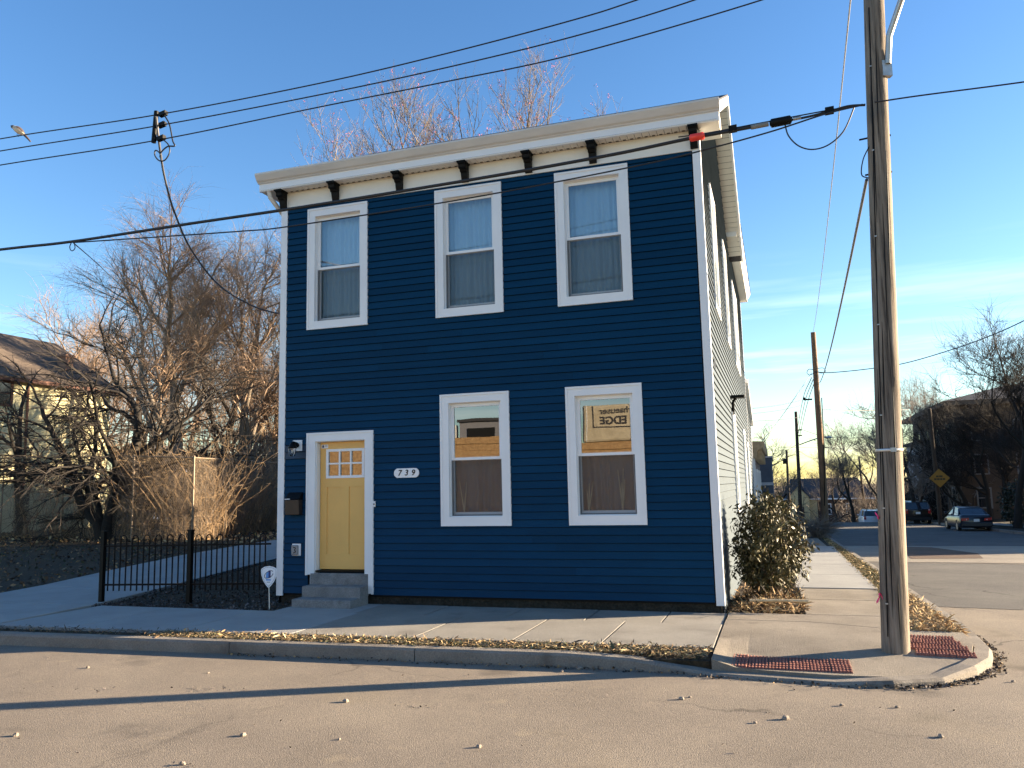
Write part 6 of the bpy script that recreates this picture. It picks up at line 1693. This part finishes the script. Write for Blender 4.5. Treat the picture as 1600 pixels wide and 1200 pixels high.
# ================================================================== VEHICLES
def car(name, label, loc, rotz, paint, kind, group):
    """local axes: +y forward, x right, wheels on z=0"""
    t = thing(name, label, 'car', loc, rotz, group)
    m_p = mat('paint_' + name, paint, .3, .04, 3, coat=.35, spec=.4)
    m_gl = mat('car_glass', (.018, .024, .034), .04, 0, spec=.9); m_tyre = mat('tyre', (.012, .012, .012), .85, .1, 9); m_rim = mat('rim', (.45, .45, .46), .3, .1, 9, metal=.8)
    if kind == 'sedan':
        L, Wd = 4.6, 1.78
        sec = [(-2.30, .84, .36, .92, .70), (-2.24, .87, .28, 1.00, .74), (-1.9, .89, .24, 1.02, .77), (-1.35, .89, .22, .98, .80), (-.6, .89, .21, .95, .81), (.5, .89, .21, .93, .80), (1.2, .885, .22, .88, .78), (1.85, .87, .24, .80, .72), (2.2, .80, .30, .70, .62), (2.3, .72, .36, .60, .56)]
        cab = [(-1.72, .70, 1.0), (-1.05, .62, 1.38), (-.55, .60, 1.45), (.15, .60, 1.45), (.55, .62, 1.38), (1.35, .72, .93)]
    else:
        L, Wd = 4.8, 1.9
        sec = [(-2.38, .90, .45, 1.16, .88), (-2.34, .94, .36, 1.20, .90), (-1.9, .96, .30, 1.18, .90), (-.6, .96, .28, 1.16, .90), (.7, .96, .28, 1.14, .90), (1.4, .95, .30, 1.10, .88), (2.1, .92, .34, 1.02, .82), (2.38, .84, .42, .92, .74)]
        cab = [(-2.34, .84, 1.17), (-2.12, .76, 1.72), (-1.5, .73, 1.79), (.2, .73, 1.78), (.55, .74, 1.72), (1.25, .82, 1.13)]
    b = MB(); v = []; n = 12
    for y, w, z0, z1, wt in sec:
        h = z1 - z0
        ring = [(-w * .9, z0), (w * .9, z0), (w, z0 + h * .14), (w * 1.0, z0 + h * .45), (w * .985, z0 + h * .68), (w * .95, z0 + h * .86), (wt, z1), (-wt, z1), (-w * .95, z0 + h * .86), (-w * .985, z0 + h * .68), (-w, z0 + h * .45), (-w, z0 + h * .14)]
        v += [(x, y, z) for x, z in ring]
    f = [(i * n + k, i * n + (k + 1) % n, (i + 1) * n + (k + 1) % n, (i + 1) * n + k) for i in range(len(sec) - 1) for k in range(n)]
    f = [q[::-1] for q in f]
    f += [tuple(range(n)), tuple(range((len(sec) - 1) * n, len(sec) * n))[::-1]]
    b.add(v, f, 0, True)
    # cabin: roof skin and pillars
    cv = []
    for y, w, z in cab: cv += [(-w, y, z), (w, y, z)]
    roof_i = range(1, len(cab) - 2)
    for i in roof_i:
        (y0, w0, z0), (y1, w1, z1) = cab[i], cab[i + 1]
        b.add([(-w0, y0, z0), (w0, y0, z0), (w1, y1, z1), (-w1, y1, z1), (-w0 - .02, y0, z0 - .06), (w0 + .02, y0, z0 - .06), (w1 + .02, y1, z1 - .06), (-w1 - .02, y1, z1 - .06)], [(0, 1, 2, 3), (0, 3, 7, 4), (2, 1, 5, 6)], 0, True)
    belt = sec[3][3]
    def side(s):
        zr = lambda i: (s * (cab[i][1] + .02), cab[i][0], cab[i][2] - .06)
        wb = sec[4][4]
        return zr, wb
    for s in (-1, 1):
        zr, wb = side(s)
        base = [(s * wb, cab[0][0] - .05, belt - .02), (s * wb, cab[-1][0] + .05, belt - .04)]
        for i, yb in ((1, cab[0][0] + .06), (3, cab[3][0] - .38), (len(cab) - 2, cab[-1][0] - .05)):
            p, q = np.array(zr(i)), np.array((s * (wb - .0), yb, belt - .02)); b.tube([q, p], .045, 5)
    b.build('body', m_p, t)
    g = MB()
    for s in (-1, 1):
        zr, wb = side(s); e = .99
        poly = [(s * wb * e, cab[0][0] + .1, belt - .02)] + [tuple(np.array(zr(i)) * np.array([e, 1, 1])) for i in range(1, len(cab) - 1)] + [(s * wb * e, cab[-1][0] - .1, belt - .04)]
        g.add(poly, [tuple(range(len(poly)))], 0)
    g.build('side_window', m_gl, t)
    for nm, i, j in (('rear_window', 0, 1), ('windscreen', len(cab) - 1, len(cab) - 2)):
        a, c = cab[i], cab[j]; g = MB()
        g.add([(-a[1], a[0], a[2] - .03), (a[1], a[0], a[2] - .03), (c[1], c[0], c[2] - .02), (-c[1], c[0], c[2] - .02)], [(0, 1, 2, 3)]); g.build(nm, m_gl, t)
    # wheels
    wm = MB(); wr = .32 if kind == 'sedan' else .37
    wm.tube([(-.1, 0, 0), (-.095, 0, 0), (.095, 0, 0), (.1, 0, 0)], [wr * .8, wr, wr, wr * .8], 20); wm.add(*disc((.101, 0, 0), wr * .62, 14, 1), 1); wm.add(*disc((-.101, 0, 0), wr * .62, 14, -1), 1)
    me = wm.mesh('wheel', [m_tyre, m_rim]); wb_ = 1.36 if kind == 'sedan' else 1.4
    for sx in (-1, 1):
        for sy in (-1, 1): link_mesh('wheel', me, t, (sx * (Wd / 2 - .1), sy * wb_, wr))
        a = MB(); a.add(*disc((sx * (Wd / 2 - .004 + .0), -wb_, wr + .02), wr * 1.12, 18, sx), 0)
        a.add(*disc((sx * (Wd / 2 - .004), wb_, wr + .02), wr * 1.12, 18, sx), 0); a.build('wheel_arch', m_tyre, t)
    m_tl = mat('tail_red', (.45, .02, .02), .2, .05, 5, spec=.8); m_cl = mat('tail_clear', (.75, .6, .58), .2, 0)
    yb = sec[0][0]; zt = sec[0][3]
    for s in (-1, 1):
        b = MB()
        if kind == 'sedan': b.obox((s * .62, yb - .005, zt - .16), (.20, s * .02, .02), (0, .04, 0), (0, 0, .075)); b.obox((s * .52, yb - .048, zt - .17), (.05, 0, 0), (0, .006, 0), (0, 0, .03), 1)
        else: b.obox((s * .80, yb - .005, zt - .12), (.09, 0, 0), (0, .03, 0), (0, 0, .17)); b.obox((s * .78, yb - .04, zt - .02), (.05, 0, 0), (0, .006, 0), (0, 0, .03), 1)
        b.build('tail_light', [m_tl, m_cl], t)
    zp = zt - .22 if kind == 'sedan' else zt - .25
    b = MB(); b.box(-.16, .16, yb - .022, yb - .004, zp - .08, zp + .08); b.build('licence_plate', mat('plate_white', (.72, .72, .70), .5, .1, 20), t)
    b = MB(); b.box(-Wd * .46, Wd * .46, yb - .07, yb + .12, .34, .58); b.build('bumper', m_p if kind == 'sedan' else m_tyre, t, bevel=.03)
    for s in (-1, 1):
        b = MB(); b.obox((s * (Wd / 2 + .08), .85, belt + .08), (.09, .02, 0), (0, .05, 0), (0, 0, .065)); b.build('mirror', m_p, t, bevel=.02)
    if kind != 'sedan':
        for s in (-1, 1):
            b = MB(); b.tube([(s * .66, -1.9, 1.80), (s * .66, -1.7, 1.84), (s * .66, .2, 1.84), (s * .66, .4, 1.78)], .02, 6); b.build('roof_rail', m_galv, t)
    return t
def disc(c, r, n, s):
    v = [(c[0], c[1] + r * math.cos(2 * math.pi * k / n), c[2] + r * math.sin(2 * math.pi * k / n)) for k in range(n)]
    return v, [tuple(range(n)) if s > 0 else tuple(range(n))[::-1]]

def cars():
    grp = 'vehicles parked along the side street'
    x, y = 18.1, 41.5
    car('sedan', 'dark blue sedan parked facing away at the right kerb', (x, y, rz(y)), R(2), (.010, .015, .026), 'sedan', grp).scale = (.92, .92, .94)
    y = 60.0; x = 17.95
    car('suv', 'black sport utility vehicle parked beyond the sedan, partly behind the big pole', (x, y, rz(y)), R(0), (.008, .008, .009), 'suv', grp)
    p = at_d(1360, 812, 82.0); z = p[2] - .75
    car('white_car', 'white vehicle half sunk behind the crest of the side street', (p[0], p[1], z), R(2), (.62, .64, .68), 'suv', grp)
    p = at_d(1592, 832, 46.0)
    car('dark_van', 'black vehicle in deep shade at the right edge behind the sedan', (18.0 + 2.2, 38.0, z_side(38.0) + .02), R(1), (.008, .008, .009), 'suv', grp) if False else None
cars()

def roadside_bits():
    # dark evergreen hedge mass in the shade at the right edge
    c = at_d(1606, 820, 47); z = z_side(c[1]); t = thing('hedge_bush', 'dark round bush in deep shade at the right edge beyond the sedan', 'bush', (c[0], c[1], z))
    n = 2600; a = NR.normal(size=(n, 3)); a /= np.linalg.norm(a, axis=1, keepdims=True); p = a * np.array([1.5, 1.3, 1.5]) * NR.uniform(.6, 1, (n, 1)) + np.array([0, 0, 1.3]); p[:, 2] = np.maximum(p[:, 2], .02)
    o = link_mesh('leaves', leaf_mesh('leaves', p, NR.uniform(.12, .25, n), mat('hedge_leaf', (.02, .026, .012), .6, .3, 4)), t); o['kind'] = 'stuff'
    b = MB(); b.tube([(0, 0, -.1), (.05, 0, .6), (0, .1, 1.4)], [.09, .07, .03], 6); b.build('stem', m_bark_dk, t)
    # stones on the road
    px = [(137, 1044, .05, 'small stone on the road just below the kerb at far left'), (540, 1097, .06, 'stone casting a long shadow on the road below the front steps'), (1065, 1093, .055, 'larger of two stones on the road below the dropped kerb'),
          (1078, 1090, .03, 'smaller of two stones on the road below the dropped kerb'), (1180, 1130, .035, 'small stone left of the pale lump low on the road'), (1228, 1124, .065, 'pale lump of stone on the road, biggest of the loose stones'),
          (1315, 1103, .04, 'small stone on the road left of the big pole base'), (1402, 1106, .04, 'small stone on the road straight below the big pole'), (1470, 1152, .05, 'stone lowest on the road towards the right edge'),
          (1583, 1066, .04, 'small stone on the road at the right edge of the picture'), (878, 1050, .04, 'small stone in the gutter left of the two kerb stones'), (905, 1046, .07, 'broken concrete lump lying in the gutter'),
          (748, 1168, .05, 'dark lump of grit low on the road below the door side window'), (380, 1150, .055, 'flat stone low on the road at left of the middle'), (25, 1150, .055, 'dark stone low on the road at the left edge'),
          (325, 1052, .03, 'tiny stone on the road above the pole shadow'), (285, 1195, .05, 'stone at the very bottom edge of the picture'), (530, 1156, .03, 'tiny stone right of the flat stone low on the road')]
    m = mat('stone_grey', (.24, .20, .16), .9, .35, 14)
    rng = random.Random(9)
    for i, (u, v, s, lab) in enumerate(px):
        p = on_road(u, v); b = MB(); n, q = 7, 5
        b.ball((0, 0, 0), (s * .5, s * .38, s * .3), n, q)
        b.v = [tuple(np.array(w) * (1 + rng.gauss(0, .13))) for w in b.v]
        b.sm = [False] * len(b.sm)
        o = b.build('stone', m); o.location = (p[0], p[1], p[2] + s * .16); o.rotation_euler = (0, 0, rng.uniform(0, 6))
        tag(o, lab, 'stone', 'loose stones on the road')
    pts = []
    for _ in range(450):
        x = rng.uniform(-6, 16); y = -3.5 - 8 * rng.random(); pts.append((x, y, rz(y) + .004))
    for _ in range(26):
        x0, y0 = rng.uniform(-3, 14), rng.uniform(-9, -4)
        for _ in range(rng.randint(8, 26)): pts.append((x0 + rng.gauss(0, .12), y0 + rng.gauss(0, .05), rz(y0) + .004))
    me = leaf_mesh('road_grit', pts, NR.uniform(.008, .03, len(pts)), [m_gravelchip, m_leaf_dark], NR.choice([0, 0, 1], len(pts)), flat=.6, asp=.8)
    tag(link_mesh('road_grit', me), 'scattered grit and leaf crumbs on the main road', 'grit', kind='stuff')
roadside_bits()

# ================================================================== WHAT THE WINDOWS MIRROR (across the main road)
def lumber_yard():
    osb = mat_ground('osb_board', [(0.3, (.26, .15, .07)), (.5, (.40, .25, .12)), (.7, (.50, .34, .17))], 9.0, .25, .3, 30, .8)
    Y = -20.0
    def stack(label, x0, x1, z1, n):
        t = thing('board_stack', label, 'board stack', ((x0 + x1) / 2, Y, -.12), group='stacks of boards across the main road')
        w = (x1 - x0) / 2; h = z1 / n
        bm = MB(); bm.box(-w, w, -2.4, 0, 0.006, h); me = bm.mesh('board', osb)
        for k in range(n): link_mesh('board', me, t, (RNG.uniform(-.03, .03), RNG.uniform(-.03, .03), k * h))
        return t
    stack('stack of orange strand boards across the road, mirrored in the left ground floor window', -7.6, -1.9, 3.85, 13)
    stack('stack of orange strand boards across the road, mirrored in the right ground floor window', -.4, 5.2, 3.42, 12)
    stack('stack of orange strand boards across the road, mirrored in the door glass', -16.5, -9.4, 3.9, 13)
    # wrapped pack on top of the right stack
    t = thing('wrapped_pack', 'cream wrapped board pack with dark lettering on top of a board stack', 'wrapped pack', (2.08, Y + .08, 3.305))
    wrap = mat_ground('cream_wrap', [(0.3, (.42, .36, .25)), (.7, (.58, .51, .37))], 1.4, .1, .5, 6, .6)
    b = MB(); b.box(-1.62, 2.2, -2.4, 0, 0, 1.50); b.build('wrapping', wrap, t, bevel=.09)
    ink = mat('print_ink', (.035, .035, .04), .7, .1, 4)
    def txt(s, size, x, z, bold=0):
        me = text_mesh(s, size, .001, ink, bold=bold); o = link_mesh('lettering', me, t, (x, .004, z)); o.rotation_euler = (R(90), 0, R(180)); return o
    txt('Weyerhaeuser', .37, .22, 1.24, .008); txt('EDGE', .44, -.32, .83, .016)
    b = MB()
    for x0, x1, z0, z1 in ((-1.18, -1.13, .55, 1.46), (-1.13, 1.6, .55, .60), (1.6, 1.65, .55, 1.46)): b.box(x0, x1, .002, .006, z0, z1)
    b.build('printed_frame', ink, t)
    b = MB(); b.box(.35, .38, .003, .007, 0.02, 1.5); b.box(-1.45, -1.42, .003, .007, 0.02, 1.5); b.build('band', m_white, t)
    # grey shed seen above the left stack
    t = thing('grey_shed', 'grey flat roofed shed across the road with an open dark doorway', 'shed', (-7.5, -30, -.2))
    gm = mat('shed_grey', (.22, .22, .24), .8, .1, 2)
    b = MB(); b.box(-1.4, 1.25, -5, 0, 0, 5.45); b.build('wall', gm, t)
    MB().box(-.9, .7, .002, .03, 0, 5.1).build('doorway', m_dark, t)
    MB().box(-1.5, 1.35, -5.1, .12, 5.452, 5.6).build('roof', m_shingle, t)
    b = MB()
    for x in (-2.6, -2.2, -1.85): b.box(x, x + .2, -.4, 0, 0, 5.0 + (x + 2.6) * .4)
    b.build('side_posts', mat('post_pale', (.5, .5, .48), .8, .1, 2), t)
lumber_yard()
